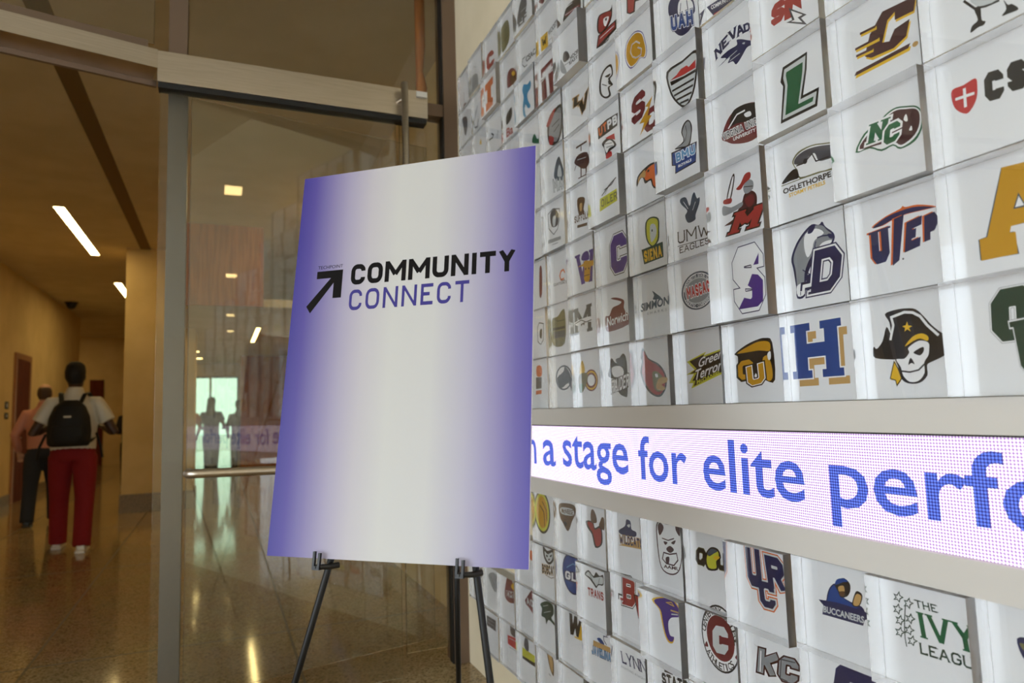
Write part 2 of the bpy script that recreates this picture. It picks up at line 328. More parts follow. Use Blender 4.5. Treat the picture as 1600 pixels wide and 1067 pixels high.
TILES = [
(-1,0,.07,'acrylic block with dark green interlocked letters at right photo edge, lowest row above ticker',[('K','a','O',(56,89),(124,91),(60,176),.36,0,.16,3),('K','w','O',(56,89),(124,91),(60,176),.36,0,.16,2),('K','h','O',(56,89),(124,91),(60,176),.36,0,.16),('K','a','U',(98,28),(146,32),(90,121),.3,.1,.16,3),('K','w','U',(98,28),(146,32),(90,121),.3,.1,.16,2),('K','h','U',(98,28),(146,32),(90,121),.3,.1,.16)]),
(0,0,.05,'acrylic block with skull in a black pirate hat, lowest row above ticker',[('P','k',[(55,166),(75,171),(100,171),(120,166),(135,150),(148,133),(168,115),(188,107),(194,94),(172,78),(141,66),(127,63),(93,74),(66,76),(26,82),(22,96),(25,105),(31,100),(45,114),(56,141),(64,126),(63,149)]),('L','w',5,[(62,114),(71,142),(68,158),(96,164),(113,161),(127,152),(139,134),(159,113)]),('Q','y',[(100,146),(102,138),(110,136),(103,133),(106,126),(99,131),(93,127),(95,134),(89,138),(97,139)]),('P','k',[(70,81),(99,99),(120,111),(142,107),(142,78),(132,60),(131,42),(115,29),(92,29),(78,39),(74,61)]),('P','w',[(98,96),(120,107),(138,102),(139,90),(136,78),(127,66),(126,47),(113,33),(95,32),(83,44),(79,61),(71,76),(88,76),(99,87)]),('P','y',[(91,99),(109,116),(127,120),(139,113),(137,105),(123,111),(108,107)]),('P','k',[(108,87),(127,95),(128,87),(121,80),(113,82)]),('P','k',[(101,77),(108,64),(102,67),(95,64)]),('L','k',3,[(80,53),(97,50),(115,53),(127,63)]),('P','y',[(66,72),(73,59),(79,39),(68,26),(66,36),(55,40)]),('L','k',2,[(66,72),(55,40),(66,36),(68,26),(79,39),(73,59)],True)]),
(1,0,.042,'acrylic block with blue slab letter H over a tan shadow, lowest row above ticker',[('K','t','H',(36,34),(150,35),(38,153),.25,.14,.16),('K','w','H',(19,51),(137,52),(20,173),.25,.14,.16,3),('K','b','H',(19,51),(137,52),(20,173),.25,.14,.16)]),
(2,0,.04,'acrylic block with gold monogram under a gold winged head, lowest row above ticker',[('P','k',[(21,125),(65,144),(105,153),(129,154),(151,141),(152,53),(120,54),(79,78),(35,95),(32,117)]),('P','z',[(30,125),(70,139),(105,147),(133,146),(144,138),(140,122),(108,126),(63,125)]),('P','z',[(115,100),(132,112),(144,87),(144,57),(127,54)]),('P','w',[(133,115),(143,121),(143,104),(135,101)]),('K','k','G',(29,57),(82,61),(31,104),.26,0,.16,5),('K','z','G',(29,57),(82,61),(31,104),.26,0,.16),('K','k','U',(63,41),(120,49),(60,88),.26,0,.16,5),('K','w','U',(63,41),(120,49),(60,88),.26,0,.16,2),('K','z','U',(63,41),(120,49),(60,88),.26,0,.16)]),
(3,0,.045,'acrylic block with jagged yellow and black lightning-edged wording, lowest row above ticker',[('Q','f',[(31,119),(115,140),(106,131),(189,144),(187,109),(179,79),(45,44),(55,59),(35,59),(59,83),(26,83),(63,95)]),('Q','k',[(43,119),(108,134),(99,125),(183,139),(177,84),(56,50),(64,65),(51,65),(72,87),(40,84),(72,97)]),('T','w','Green',(77,98),(176,119),(87,124)),('T','w','Terror',(57,64),(171,88),(68,93)),('T','f','McDANIEL',(69,55),(168,76),(70,66),.03)]),
(4,0,.06,'acrylic block with red crested bird head in profile, lowest row above ticker',[('P','k',[(33,177),(60,143),(103,126),(131,106),(146,76),(137,45),(107,25),(63,36),(31,65),(15,102),(25,134),(21,147)]),('P','s',[(36,167),(58,140),(98,122),(126,103),(139,76),(130,47),(104,31),(69,40),(39,68),(24,101),(32,134)]),('P','e',[(76,96),(96,101),(126,84),(105,64),(114,41),(84,49)]),('P','t',[(108,79),(147,80),(145,67),(120,61),(138,49),(115,43),(92,53)]),('P','w',[(90,93),(102,93),(104,84),(93,84)])]),
(5,0,.05,'acrylic block with black and white masked head over lettering, lowest row above ticker',[('P','k',[(41,161),(71,141),(111,170),(133,141),(130,42),(113,31),(77,47),(66,85),(19,100),(27,128)]),('P','w',[(41,127),(85,132),(111,118),(105,98),(53,98)]),('P','d',[(68,154),(115,155),(121,127),(85,135)]),('K','k','RAIDER',(31,43),(138,62),(38,86),.2,0,.16,3),('K','w','RAIDER',(31,43),(138,62),(38,86),.2,0,.16)]),
(6,0,.05,'acrylic block with maroon and gold ring beside a corn cob, lowest row above ticker',[('E','m',(103,94,46,38)),('E','y',(103,94,41,33)),('E','m',(103,94,36,27)),('E','w',(103,94,25,20)),('P','y',[(45,168),(61,139),(54,112),(25,114),(28,147)]),('P','e',[(17,114),(69,122),(80,100),(43,57),(18,58)]),('P','g',[(17,81),(43,85),(35,55),(18,55)])]),
(7,0,.045,'acrylic block with dark horse head inside a ring, lowest row above ticker',[('E','q',(93,114,67,47)),('E','w',(93,114,57,41)),('P','q',[(38,115),(91,136),(106,155),(146,124),(151,60),(129,93),(67,75)])]),
(8,0,.05,'acrylic block with orange and black emblem half hidden by the poster, lowest row above ticker',[('P','o',[(67,172),(111,169),(108,131),(64,134)]),('Q','d',[(56,128),(109,126),(105,82),(52,80)]),('Q','o',[(52,74),(105,75),(103,60),(50,58)])]),
(-1,1,.055,'acrylic block with large golden slab letter A at right photo edge, second row above ticker',[('Q','q',[(94,179),(151,175),(166,70),(176,67),(174,30),(126,31),(127,65),(133,66),(130,78),(98,78),(95,69),(104,68),(108,30),(46,32),(46,68),(59,70),(84,148)]),('Q','z',[(95,179),(150,175),(164,70),(175,67),(173,31),(124,31),(126,65),(132,66),(129,79),(100,78),(97,68),(106,67),(106,31),(48,31),(48,68),(61,69),(86,148)]),('Q','q',[(116,130),(106,105),(126,104)]),('Q','w',[(116,124),(109,107),(123,107)])]),
(0,1,.045,'acrylic block with navy and orange pickaxe-shaped wordmark, second row above ticker',[('P','o',[(40,143),(70,156),(104,163),(110,167),(117,163),(141,161),(175,148),(158,147),(116,149),(88,146),(64,140)]),('P','n',[(42,141),(71,154),(106,159),(138,158),(173,147),(158,148),(116,150),(88,147),(64,141)]),('K','o','U',(32,67),(71,70),(33,134),.36,.06,.16),('Q','o',[(86,148),(107,151),(90,66),(75,58)]),('K','o','E',(103,78),(134,84),(111,134),.3,0,.16),('K','o','P',(144,88),(170,93),(147,137),.36,0,.16),('K','n','U',(36,66),(75,69),(37,133),.36,.06,.16),('Q','n',[(90,147),(111,150),(94,65),(79,57)]),('K','n','E',(106,77),(138,83),(115,133),.3,0,.16),('K','n','P',(147,88),(173,92),(151,136),.36,0,.16),('E','d',(102,66,2,2))]),
(1,1,.045,'acrylic block with grey bulldog leaning on a navy letter D, second row above ticker',[('P','n',[(33,98),(29,125),(46,155),(71,177),(94,188),(112,182),(122,187),(129,174),(149,155),(149,139),(130,120),(106,117),(82,96),(66,66),(61,34),(38,32),(37,60)]),('P','a',[(39,99),(35,124),(51,152),(74,172),(94,183),(120,179),(133,165),(145,153),(144,140),(127,125),(99,127),(79,111),(64,85),(59,56),(42,47),(40,74)]),('P','w',[(74,171),(104,176),(124,161),(98,151),(89,130),(75,118),(68,144)]),('P','w',[(118,141),(143,141),(131,127),(107,129)]),('L','n',3,[(105,155),(120,156),(144,152)]),('P','n',[(134,157),(147,152),(145,144),(136,148)]),('P','w',[(39,59),(58,62),(60,39),(41,36)]),('L','n',2.5,[(106,119),(124,123),(144,137)]),('L','n',2.5,[(101,148),(97,137),(106,124)]),('P','n',[(90,184),(103,183),(93,170),(80,171)]),('L','n',2,[(49,45),(48,37)]),('L','n',2.5,[(59,93),(80,78)]),('P','n',[(65,75),(82,80),(73,59)]),('K','n','D',(76,35),(151,35),(96,128),.24,.06,.16,7),('K','w','D',(76,35),(151,35),(96,128),.24,.06,.16,4),('K','n','D',(76,35),(151,35),(96,128),.24,.06,.16)]),
(2,1,.07,'acrylic block with white and purple outlined letter S, second row above ticker',[('K','n','S',(54,26),(151,26),(54,180),.26,0,.16,7.5),('K','w','S',(54,26),(151,26),(54,180),.26,0,.16,5),('Q','p',[(62,32),(84,58),(106,51),(111,55),(113,76),(99,86),(116,111),(135,106),(150,90),(146,41),(128,30)]),('Q','p',[(122,132),(142,158),(139,131)])]),
(3,1,.05,'acrylic block with blue-rimmed oval seal and red lettering, second row above ticker',[('E','q',(99,108,71,52)),('E','w',(99,108,64,48)),('E','q',(99,108,61,46)),('E','v',(99,108,56,36)),('E','a',(99,108,52,33)),('K','w','MASCAC',(54,91),(150,97),(50,123),.26,0,.16,2.5),('K','r','MASCAC',(54,91),(150,97),(50,123),.26,0,.16),('A','w','MASSACHUSETTS STATE COLLEGE',(99,108,60,41),168,12,9),('A','w','ATHLETIC CONFERENCE',(99,108,60,41),-152,-28,9,True)]),
(4,1,.035,'acrylic block with slate shark fin above spaced wording, second row above ticker',[('P','q',[(78,145),(103,130),(121,116),(80,118),(86,130)]),('T','q','SIMMONS',(12,89),(176,92),(15,115),.03),('T','a','S H A R K S',(45,76),(145,75),(46,84),0)]),
(5,1,.055,'acrylic block with maroon figure in a wide hat over white script, second row above ticker',[('P','m',[(21,101),(46,101),(68,124),(106,128),(121,137),(60,155),(89,155),(137,139),(135,116),(145,100),(158,90),(157,58),(37,48),(19,70)]),('T','w','Norwich',(28,65),(155,72),(31,96),.02)]),
(6,1,.055,'acrylic block with charcoal slab letter M crossed by a spotted dog, second row above ticker',[('K','v','M',(5,62),(124,66),(7,156),.22,.1,.16,2.5),('K','d','M',(5,62),(124,66),(7,156),.22,.1,.16),('P','w',[(5,106),(56,115),(129,115),(130,97),(78,101),(31,93)]),('L','k',3,[(5,102),(56,111),(89,100),(128,103)])]),
(7,1,.04,'acrylic block with dull bronze armoured figure, second row above ticker',[('P','e',[(10,148),(55,151),(92,170),(117,161),(107,44),(9,44),(5,103)]),('Q','k',[(11,111),(112,109),(112,99),(11,101)]),('Q','d',[(13,96),(111,93),(109,67),(14,70)]),('L','k',3,[(17,147),(56,133),(108,132)])]),
(8,1,.05,'acrylic block with thin black shield outline beside the poster edge, second row above ticker',[('L','k',4,[(103,146),(143,138),(135,73),(111,57),(85,72),(87,129)],True),('P','k',[(108,114),(127,118),(121,81),(104,89)])]),
(-1,2,.055,'acrylic block with red shield and black initials at right photo edge, third row above ticker',[('P','r',[(27,144),(47,144),(68,147),(70,131),(67,112),(58,98),(47,92),(31,106),(25,125)]),('L','w',5,[(48,138),(47,104)]),('L','w',5,[(31,125),(64,122)]),('K','k','C',(80,98),(111,94),(82,148),.34,0,.16),('K','k','S',(117,99),(147,95),(119,148),.34,0,.16),('K','k','U',(151,94),(180,90),(154,146),.34,0,.16)]),
(0,2,.07,'acrylic block with dark bison and green interlocked initials, third row above ticker',[('P','g',[(27,101),(50,132),(84,143),(104,153),(123,156),(143,150),(164,141),(174,122),(170,96),(154,77),(124,73),(110,85),(85,83),(60,98)]),('P','w',[(32,102),(53,129),(86,141),(105,150),(123,153),(143,147),(162,139),(171,123),(167,98),(152,82),(126,76),(110,88),(85,87),(61,101)]),('P','x',[(37,105),(57,126),(87,137),(107,147),(124,150),(143,144),(161,137),(168,123),(164,101),(150,86),(127,80),(113,91),(86,97)]),('P','w',[(136,127),(142,135),(144,122),(140,121)]),('P','w',[(145,102),(150,109),(151,100)]),('K','w','N',(56,107),(96,105),(67,145),.3,.08,.16,4),('K','g','N',(56,107),(96,105),(67,145),.3,.08,.16),('K','w','C',(89,91),(123,93),(97,128),.3,0,.16,4),('K','g','C',(89,91),(123,93),(97,128),.3,0,.16)]),
(1,2,.05,'acrylic block with grey and white seabird over navy and yellow wording, third row above ticker',[('P','e',[(58,132),(55,145),(73,160),(109,162),(144,154),(177,140),(174,92),(124,94),(73,98),(67,116)]),('P','w',[(61,131),(59,144),(76,156),(109,159),(144,151),(174,138),(171,94),(125,97),(75,101),(69,119)]),('P','d',[(61,135),(63,147),(82,155),(108,156),(144,149),(174,137),(172,117),(147,116),(127,121),(118,141),(101,139),(87,129)]),('L','k',3,[(65,130),(87,129),(111,142),(120,122),(155,120)]),('E','k',(91,132,6,6)),('P','k',[(19,103),(44,121),(64,124),(70,102),(46,102)]),('L','e',2,[(18,98),(73,97),(166,92)]),('T','k','OGLETHORPE',(22,77),(157,75),(21,90),.035),('T','y','STORMY PETRELS',(38,65),(140,64),(38,74),.03)]),
(2,2,.065,'acrylic block with sword-bearing armoured figure behind a red letter M, third row above ticker',[('P','x',[(27,52),(69,63),(75,75),(95,94),(106,113),(127,116),(145,101),(144,75),(129,60),(101,51)]),('P','a',[(103,131),(119,145),(137,136),(135,117),(110,112)]),('L','k',2,[(106,131),(135,124)]),('P','s',[(78,134),(95,143),(111,161),(129,161),(129,146),(109,139),(94,128)]),('P','k',[(41,117),(60,161),(74,176),(74,157),(56,112)]),('P','w',[(45,118),(63,158),(71,170),(70,157),(53,115)]),('P','a',[(28,105),(57,93),(96,96),(91,84),(36,78),(23,86)]),('P','s',[(32,119),(60,116),(56,104),(31,109)]),('P','m',[(105,100),(133,105),(137,84),(117,77)]),('K','k','M',(44,26),(138,23),(75,75),.32,.1,.16,4),('K','s','M',(44,26),(138,23),(75,75),.32,.1,.16)]),
(3,2,.045,'acrylic block with slate eagle landing above serif initials, third row above ticker',[('P','q',[(41,173),(47,180),(69,176),(82,148),(95,173),(106,180),(115,160),(126,160),(123,143),(105,117),(103,104),(72,103),(60,126),(71,138),(49,160)]),('L','w',2,[(56,168),(75,142)]),('L','w',2,[(108,153),(94,133)]),('K','k','UMW',(21,55),(159,48),(22,89),.12,.05,.16),('L','d',2,[(19,48),(155,42)]),('K','k','EAGLES',(27,26),(156,25),(27,44),.14,.06,.16)]),
(4,2,.045,'acrylic block with pale yellow dog over green and yellow wording, third row above ticker',[('P','h',[(69,156),(99,167),(136,153),(137,120),(131,87),(98,75),(69,105)]),('P','f',[(75,153),(98,163),(130,151),(131,122),(125,91),(98,79),(75,106)]),('P','v',[(92,141),(115,141),(124,119),(115,100),(92,92)]),('E','k',(101,125,3,4)),('Q','h',[(41,79),(151,79),(151,33),(51,31)]),('K','y','SIENA',(54,37),(145,36),(52,72),.26,0,.16)]),
(5,2,.05,'acrylic block with purple outlined block letter C, third row above ticker',[('K','k','C',(65,34),(163,34),(67,160),.3,0,.16,7),('K','w','C',(65,34),(163,34),(67,160),.3,0,.16,4),('K','p','C',(65,34),(163,34),(67,160),.3,0,.16)]),
(6,2,.055,'acrylic block with purple letter W and golden cow head, third row above ticker',[('K','p','W',(43,36),(171,35),(34,149),.24,.08,.16),('P','z',[(47,105),(84,109),(102,117),(134,110),(169,105),(154,89),(136,87),(128,45),(106,40),(88,53),(92,96)]),('P','p',[(87,146),(123,147),(129,116),(76,124)]),('L','x',3,[(89,64),(127,63)]),('E','k',(103,87,4,4)),('E','k',(125,85,4,4))]),
(7,2,.035,'acrylic block with small orange-brown swirl over dark wording, third row above ticker',[('L','o',7,[(123,109),(111,124),(92,121),(80,105),(89,88),(115,89)]),('L','k',3,[(83,95),(95,84),(121,82)]),('T','d','CLAYTON STATE',(24,74),(182,65),(25,85),.03)]),
(8,2,.04,'acrylic block with maroon mark, mostly hidden behind poster edge, third row above ticker',[('P','m',[(111,169),(133,162),(125,61),(102,58)])]),
(-1,3,.055,'acrylic block with ox legs at top right photo corner, fourth row above ticker',[('P','k',[(78,66),(88,66),(88,42),(94,36),(90,31),(81,32),(68,29),(72,40),(82,45)]),('P','k',[(125,56),(131,44),(137,42),(146,28),(130,29),(120,31),(128,39)]),('L','k',4,[(62,91),(79,67),(98,61),(119,59)]),('P','v',[(82,70),(117,62),(120,89),(71,104)])]),
(0,3,.055,'acrylic block with dark maroon speeding letter C edged in gold, fourth row above ticker',[('Q','y',[(79,123),(110,154),(163,148),(180,145),(172,120),(134,123),(136,139),(119,131),(104,92),(119,88),(132,106),(164,109),(154,80),(127,70),(78,74),(64,84),(68,96)]),('Q','x',[(77,128),(108,159),(161,153),(178,150),(171,125),(132,128),(134,144),(117,136),(102,98),(117,93),(130,111),(162,114),(152,85),(125,75),(76,80),(62,89),(66,102)]),('L','y',7,[(57,137),(93,134)]),('L','x',5,[(55,141),(91,138)]),('L','y',7,[(43,111),(97,108)]),('L','x',5,[(41,115),(95,113)]),('L','y',7,[(44,96),(82,93)]),('L','x',5,[(42,100),(81,97)]),('Q','y',[(36,55),(40,63),(160,62),(156,54)]),('Q','x',[(34,61),(39,68),(159,68),(154,60)]),('E','t',(168,61,6,5))]),
(1,3,.07,'acrylic block with green italic letter L edged in black, fourth row above ticker',[('Q','k',[(57,165),(128,167),(123,129),(108,76),(152,75),(143,36),(39,38),(54,121),(47,134)]),('Q','v',[(61,158),(123,161),(118,131),(100,70),(145,69),(138,43),(45,45),(60,119),(56,139)]),('Q','g',[(66,149),(114,150),(111,128),(93,62),(136,61),(132,51),(54,52),(67,118),(64,142)])]),
(2,3,.05,'acrylic block with maroon disc and black panther over white wording, fourth row above ticker',[('P','m',[(30,85),(53,122),(89,140),(132,136),(168,119),(175,76),(160,44),(123,40),(73,54),(48,69)]),('P','k',[(73,135),(100,141),(140,133),(170,116),(167,90),(128,92),(88,102),(62,104)]),('L','w',4,[(56,100),(90,124),(119,123)]),('P','w',[(115,115),(135,114),(139,102),(122,104)]),('K','w','VIRGINIA UNION',(35,78),(170,71),(31,96),.22,0,.16,2),('K','d','VIRGINIA UNION',(35,78),(170,71),(31,96),.22,0,.16),('T','w','UNIVERSITY',(71,62),(150,57),(72,71),.03)]),
(3,3,.075,'thick acrylic block with grey lion on a blue banner, fourth row above ticker',[('P','k',[(52,120),(92,128),(85,156),(98,176),(119,179),(132,158),(128,131),(115,105),(81,112)]),('P','a',[(59,121),(96,125),(90,154),(102,172),(118,175),(127,159),(124,133),(111,111),(81,116)]),('L','k',2,[(105,168),(109,146),(100,125)]),('Q','k',[(36,115),(148,107),(139,52),(48,49),(51,72),(35,77)]),('Q','b',[(40,111),(144,105),(137,56),(51,52),(54,73),(40,78)]),('K','w','BMU',(57,80),(140,77),(55,106),.26,0,.16,2),('K','l','BMU',(57,80),(140,77),(55,106),.26,0,.16),('T','w','ROYALS',(63,62),(121,61),(64,70),.04)]),
(4,3,.045,'acrylic block with orange eagle head in profile, fourth row above ticker',[('P','k',[(33,81),(39,111),(81,126),(128,128),(187,108),(180,30),(120,51),(107,78),(78,77),(68,98),(53,99)]),('P','o',[(76,98),(89,117),(127,122),(180,106),(174,40),(123,55),(113,82),(86,84)]),('P','t',[(41,87),(45,107),(80,120),(80,97),(55,103)]),('E','k',(98,111,6,4))]),
(5,3,.07,'acrylic block with black derrick above lime yellow slanted wording, fourth row above ticker',[('Q','f',[(34,100),(140,104),(141,64),(30,57)]),('K','e','OILER',(41,69),(142,70),(40,95),.2,0,.16),('L','k',4,[(47,107),(96,128),(140,141)]),('L','k',3,[(64,122),(114,127),(128,136)]),('L','k',2,[(67,106),(96,128)])]),
(6,3,.045,'acrylic block with brown horned head over arched brown wording, fourth row above ticker',[('P','u',[(51,152),(81,155),(108,141),(95,107),(100,94),(60,95)]),('P','t',[(68,131),(86,131),(82,106),(69,107)]),('K','u','SUFFOLK',(25,72),(133,64),(25,98),.24,0,.16),('Q','u',[(44,60),(117,52),(116,41),(43,50)])]),
(7,3,.055,'acrylic block with grey bear face in a thin shield, fourth row above ticker',[('L','d',4,[(24,161),(69,171),(123,156),(120,117),(101,83),(67,70),(28,102)],True),('P','d',[(43,155),(81,166),(113,139),(103,99),(54,104)]),('P','v',[(64,138),(89,137),(82,102),(64,105)]),('Q','a',[(17,59),(125,50),(124,37),(16,44)]),('L','a',3,[(51,33),(100,30)])]),
(8,3,.05,'plain acrylic block, narrow white strip beside the poster, fourth row above ticker',[]),
(0,4,.055,'acrylic block, blank strip right of the red letters, fifth row above ticker',[]),
(1,4,.07,'acrylic block with red letters and a grey bolt arrow, fifth row above ticker',[('K','s','S',(31,74),(73,74),(38,124),.32,0,.16),('Q','s',[(72,69),(77,115),(98,113),(123,107),(123,69),(100,93),(93,66)]),('Q','d',[(87,92),(135,49),(119,50),(134,26),(77,62),(94,59)]),('Q','w',[(93,82),(124,55),(110,56),(122,38),(91,57),(101,56)])]),
(2,4,.045,'acrylic block with dark wolf head under arched navy wording, fifth row above ticker',[('K','n','N',(24,99),(50,110),(20,129),.24,.06,.16),('K','n','E',(52,113),(77,119),(47,141),.24,.06,.16),('K','n','V',(79,122),(110,123),(75,150),.24,.06,.16),('K','n','A',(106,119),(134,118),(102,148),.24,.06,.16),('K','n','D',(132,118),(154,114),(130,141),.24,.06,.16),('K','n','A',(151,110),(176,103),(151,133),.24,.06,.16),('P','n',[(31,78),(63,86),(42,98),(72,103),(104,101),(104,114),(120,108),(137,97),(157,83),(153,76),(137,77),(119,64),(97,53),(86,67),(67,71),(76,82)]),('L','v',2,[(54,81),(103,87)]),('L','v',2,[(75,73),(112,75)]),('P','v',[(122,96),(132,94),(129,90)])]),
(3,4,.065,'acrylic block with black striped shield and red mountain peaks, fifth row above ticker',[('P','k',[(29,160),(102,159),(167,158),(161,97),(140,45),(102,21),(58,60),(35,105)]),('P','v',[(38,152),(101,152),(159,152),(154,100),(134,50),(101,29),(64,62),(42,105)]),('Q','r',[(42,127),(73,130),(93,138),(119,136),(127,127),(157,134),(155,112),(104,116)]),('Q','k',[(42,124),(104,112),(155,108),(154,100),(47,110)]),('L','k',6,[(49,93),(146,85)]),('L','k',6,[(56,76),(141,69)]),('L','k',6,[(66,59),(133,52)]),('L','k',6,[(81,43),(119,38)])]),
(4,4,.05,'acrylic block with maroon letters split by a gold lightning bolt, fifth row above ticker',[('K','m','S',(25,76),(101,87),(33,163),.26,0,.16),('K','m','C',(90,28),(161,28),(104,97),.26,0,.16),('Q','z',[(143,128),(103,111),(120,103),(68,70),(94,65),(68,32),(134,71),(114,79)])]),
(5,4,.055,'acrylic block with dark arched banner above a red and white falcon, fifth row above ticker',[('Q','k',[(26,153),(84,160),(155,154),(149,113),(89,112),(27,112)]),('K','o','UT',(33,119),(85,123),(31,150),.26,0,.16),('K','w','PB',(90,122),(149,121),(88,153),.26,0,.16),('P','k',[(49,90),(96,93),(139,52),(97,46),(73,33),(64,65)]),('P','w',[(63,80),(100,83),(125,57),(93,57),(76,47)]),('Q','r',[(69,101),(128,95),(132,72)]),('P','r',[(75,43),(103,44),(107,26),(72,28)]),('L','k',2,[(67,81),(112,69)]),('L','k',2,[(75,66),(116,58)])]),
(6,4,.045,'acrylic block with dark brown bird head formed of tall letters, fifth row above ticker',[('L','u',7,[(59,145),(139,141)]),('L','u',7,[(97,138),(95,120)]),('P','x',[(42,96),(73,114),(136,102),(150,61),(115,48),(69,73)]),('L','x',8,[(91,68),(87,26)]),('L','x',8,[(127,58),(124,22)]),('L','x',4,[(66,28),(144,23)]),('L','v',2,[(66,98),(129,86)]),('L','x',4,[(54,81),(41,66)])]),
(7,4,.05,'acrylic block with slate horse head over grey outlined initials, fifth row above ticker',[('P','q',[(83,92),(99,139),(130,160),(154,115),(170,67),(132,63)]),('P','v',[(110,90),(131,128),(147,78)]),('K','d','MAC',(75,36),(181,22),(70,86),.24,0,.16,2.5),('K','v','MAC',(75,36),(181,22),(70,86),.24,0,.16)]),
(8,4,.05,'acrylic block peeking out above the right top corner of the poster, fifth row above ticker',[]),
(2,5,.05,'acrylic block with navy pennant of white words at top photo edge, sixth row above ticker',[('Q','n',[(5,58),(73,50),(112,33),(98,12),(31,18),(18,38)]),('L','r',4,[(31,23),(98,14)]),('T','w','COMMUNITY',(22,41),(95,25),(21,53),.03),('T','d','COLLEGE',(51,27),(92,23),(52,37),.02)]),
(3,5,.05,'acrylic block with blue and white horse above blue initials, sixth row above ticker',[('P','n',[(42,148),(55,167),(83,167),(139,134),(157,94),(152,70),(103,91),(51,116)]),('P','w',[(85,108),(91,139),(120,137),(149,105),(146,77),(103,95)]),('L','n',3,[(100,131),(95,109)]),('L','n',3,[(125,125),(129,93)]),('P','n',[(68,72),(147,50),(130,34),(98,35),(73,54)]),('K','n','UAH',(51,74),(148,41),(50,119),.26,0,.16,4),('K','w','UAH',(51,74),(148,41),(50,119),.26,0,.16,2),('K','b','UAH',(51,74),(148,41),(50,119),.26,0,.16)]),
(4,5,.06,'acrylic block with golden spiral ram horn outlined in purple, sixth row above ticker',[('P','p',[(19,129),(35,156),(78,165),(116,144),(130,109),(136,74),(125,55),(101,67),(78,59),(44,60),(21,94)]),('P','w',[(22,127),(37,154),(78,162),(114,142),(127,109),(133,75),(123,58),(100,69),(78,61),(46,63),(24,95)]),('P','z',[(26,126),(40,150),(78,158),(112,139),(124,108),(129,77),(119,61),(99,72),(78,64),(49,66),(28,95)]),('L','w',4,[(89,108),(108,93),(104,76),(78,79),(59,92),(49,113),(59,132),(83,130),(102,114)]),('L','p',1.5,[(89,108),(108,93),(104,76),(78,79),(59,92),(49,113),(59,132),(83,130),(102,114)])]),
(5,5,.045,'acrylic block with black line-drawn eagle head, sixth row above ticker',[('P','k',[(88,143),(122,136),(129,99),(109,90),(126,64),(103,64),(110,34),(75,38),(42,69),(41,108),(59,134)]),('P','w',[(88,135),(115,131),(121,103),(97,97),(116,70),(93,69),(99,42),(75,45),(53,67),(51,103),(67,127)]),('P','k',[(77,115),(115,108),(99,102)]),('L','k',3,[(58,96),(87,78)]),('P','k',[(98,91),(126,66),(102,75)])]),
(6,5,.045,'acrylic block with black slanted pair of letters edged in tan, sixth row above ticker',[('K','t','L',(55,101),(116,94),(61,135),.28,.08,.16,3),('K','k','L',(55,101),(116,94),(61,135),.28,.08,.16),('K','t','V',(90,41),(162,72),(95,96),.26,.06,.16,3),('K','k','V',(90,41),(162,72),(95,96),.26,.06,.16)]),
(7,5,.05,'acrylic block with grey helmeted head and dark red plume, sixth row above ticker',[('P','k',[(43,58),(42,113),(71,150),(165,155),(171,92),(155,41),(116,14),(69,27)]),('P','a',[(58,58),(59,106),(88,135),(156,145),(160,97),(145,51),(113,25)]),('P','s',[(33,119),(78,152),(117,159),(96,134),(59,109)]),('L','k',4,[(81,97),(144,103)]),('L','k',4,[(96,70),(142,83)]),('P','s',[(56,70),(94,47),(81,25),(53,38)])]),
(8,5,.05,'acrylic block with green pointed leaves just above the poster corner, sixth row above ticker',[('P','g',[(97,103),(122,132),(145,101),(177,92),(175,71)])]),
(4,6,.05,'acrylic block with red letter stem at top photo edge, seventh row above ticker',[('Q','k',[(35,115),(89,92),(75,33),(50,39),(31,53)]),('Q','s',[(41,111),(83,96),(69,39),(48,44),(38,53)]),('Q','k',[(79,70),(108,60),(108,53),(78,64)])]),
(5,6,.045,'acrylic block with red crested hawk over a red slanted banner, seventh row above ticker',[('P','k',[(48,134),(71,142),(130,123),(143,134),(140,96),(113,74),(65,74),(43,96)]),('P','s',[(57,129),(77,136),(132,117),(134,100),(106,80),(65,79),(52,93)]),('P','w',[(86,116),(122,104),(101,83),(89,92)]),('E','k',(103,105,5,5)),('Q','k',[(32,36),(47,76),(164,71),(164,39),(101,34),(70,29)]),('Q','s',[(40,40),(53,71),(156,67),(156,48),(97,45)]),('L','w',3,[(59,60),(149,57)]),('T','k','RED',(74,27),(117,27),(75,42),.04)]),
(6,6,.08,'extra thick acrylic block with grey ball mark and slanted black words, seventh row above ticker',[('P','d',[(29,95),(38,117),(62,111),(79,88),(75,75),(42,78)]),('P','a',[(5,85),(16,101),(55,33),(21,45),(5,67)]),('L','d',2,[(39,67),(82,61)]),('T','d','HOOP',(86,63),(148,62),(82,80),.04),('T','d','EAST',(77,50),(141,45),(76,63),.04)]),
(7,6,.06,'acrylic block with dark red square and white slab letter T, seventh row above ticker',[('Q','m',[(16,160),(123,159),(119,16),(21,5)]),('K','w','T',(37,12),(116,14),(28,137),.2,.08,.16,4),('K','m','T',(37,12),(116,14),(28,137),.2,.08,.16,2),('K','w','T',(37,12),(116,14),(28,137),.2,.08,.16)]),
(8,6,.065,'acrylic block with bright cyan leaping lion, seventh row above ticker',[('P','c',[(40,153),(58,171),(94,155),(121,160),(124,129),(88,115),(95,82),(115,53),(93,50),(69,79),(57,60),(72,17),(42,43),(40,86),(53,115)])]),
(9,6,.045,'acrylic block with dark cap above short red letters, seventh row above ticker',[('P','k',[(26,127),(65,145),(92,143),(88,99),(29,87)]),('T','s','Ba',(21,29),(97,23),(25,70),.03)]),
(10,6,.045,'acrylic block with black curl above left half of poster top, seventh row above ticker',[('L','k',8,[(5,102),(55,94),(67,104),(41,121)]),('L','k',3,[(99,73),(123,106)]),('L','k',3,[(115,67),(131,99)])]),
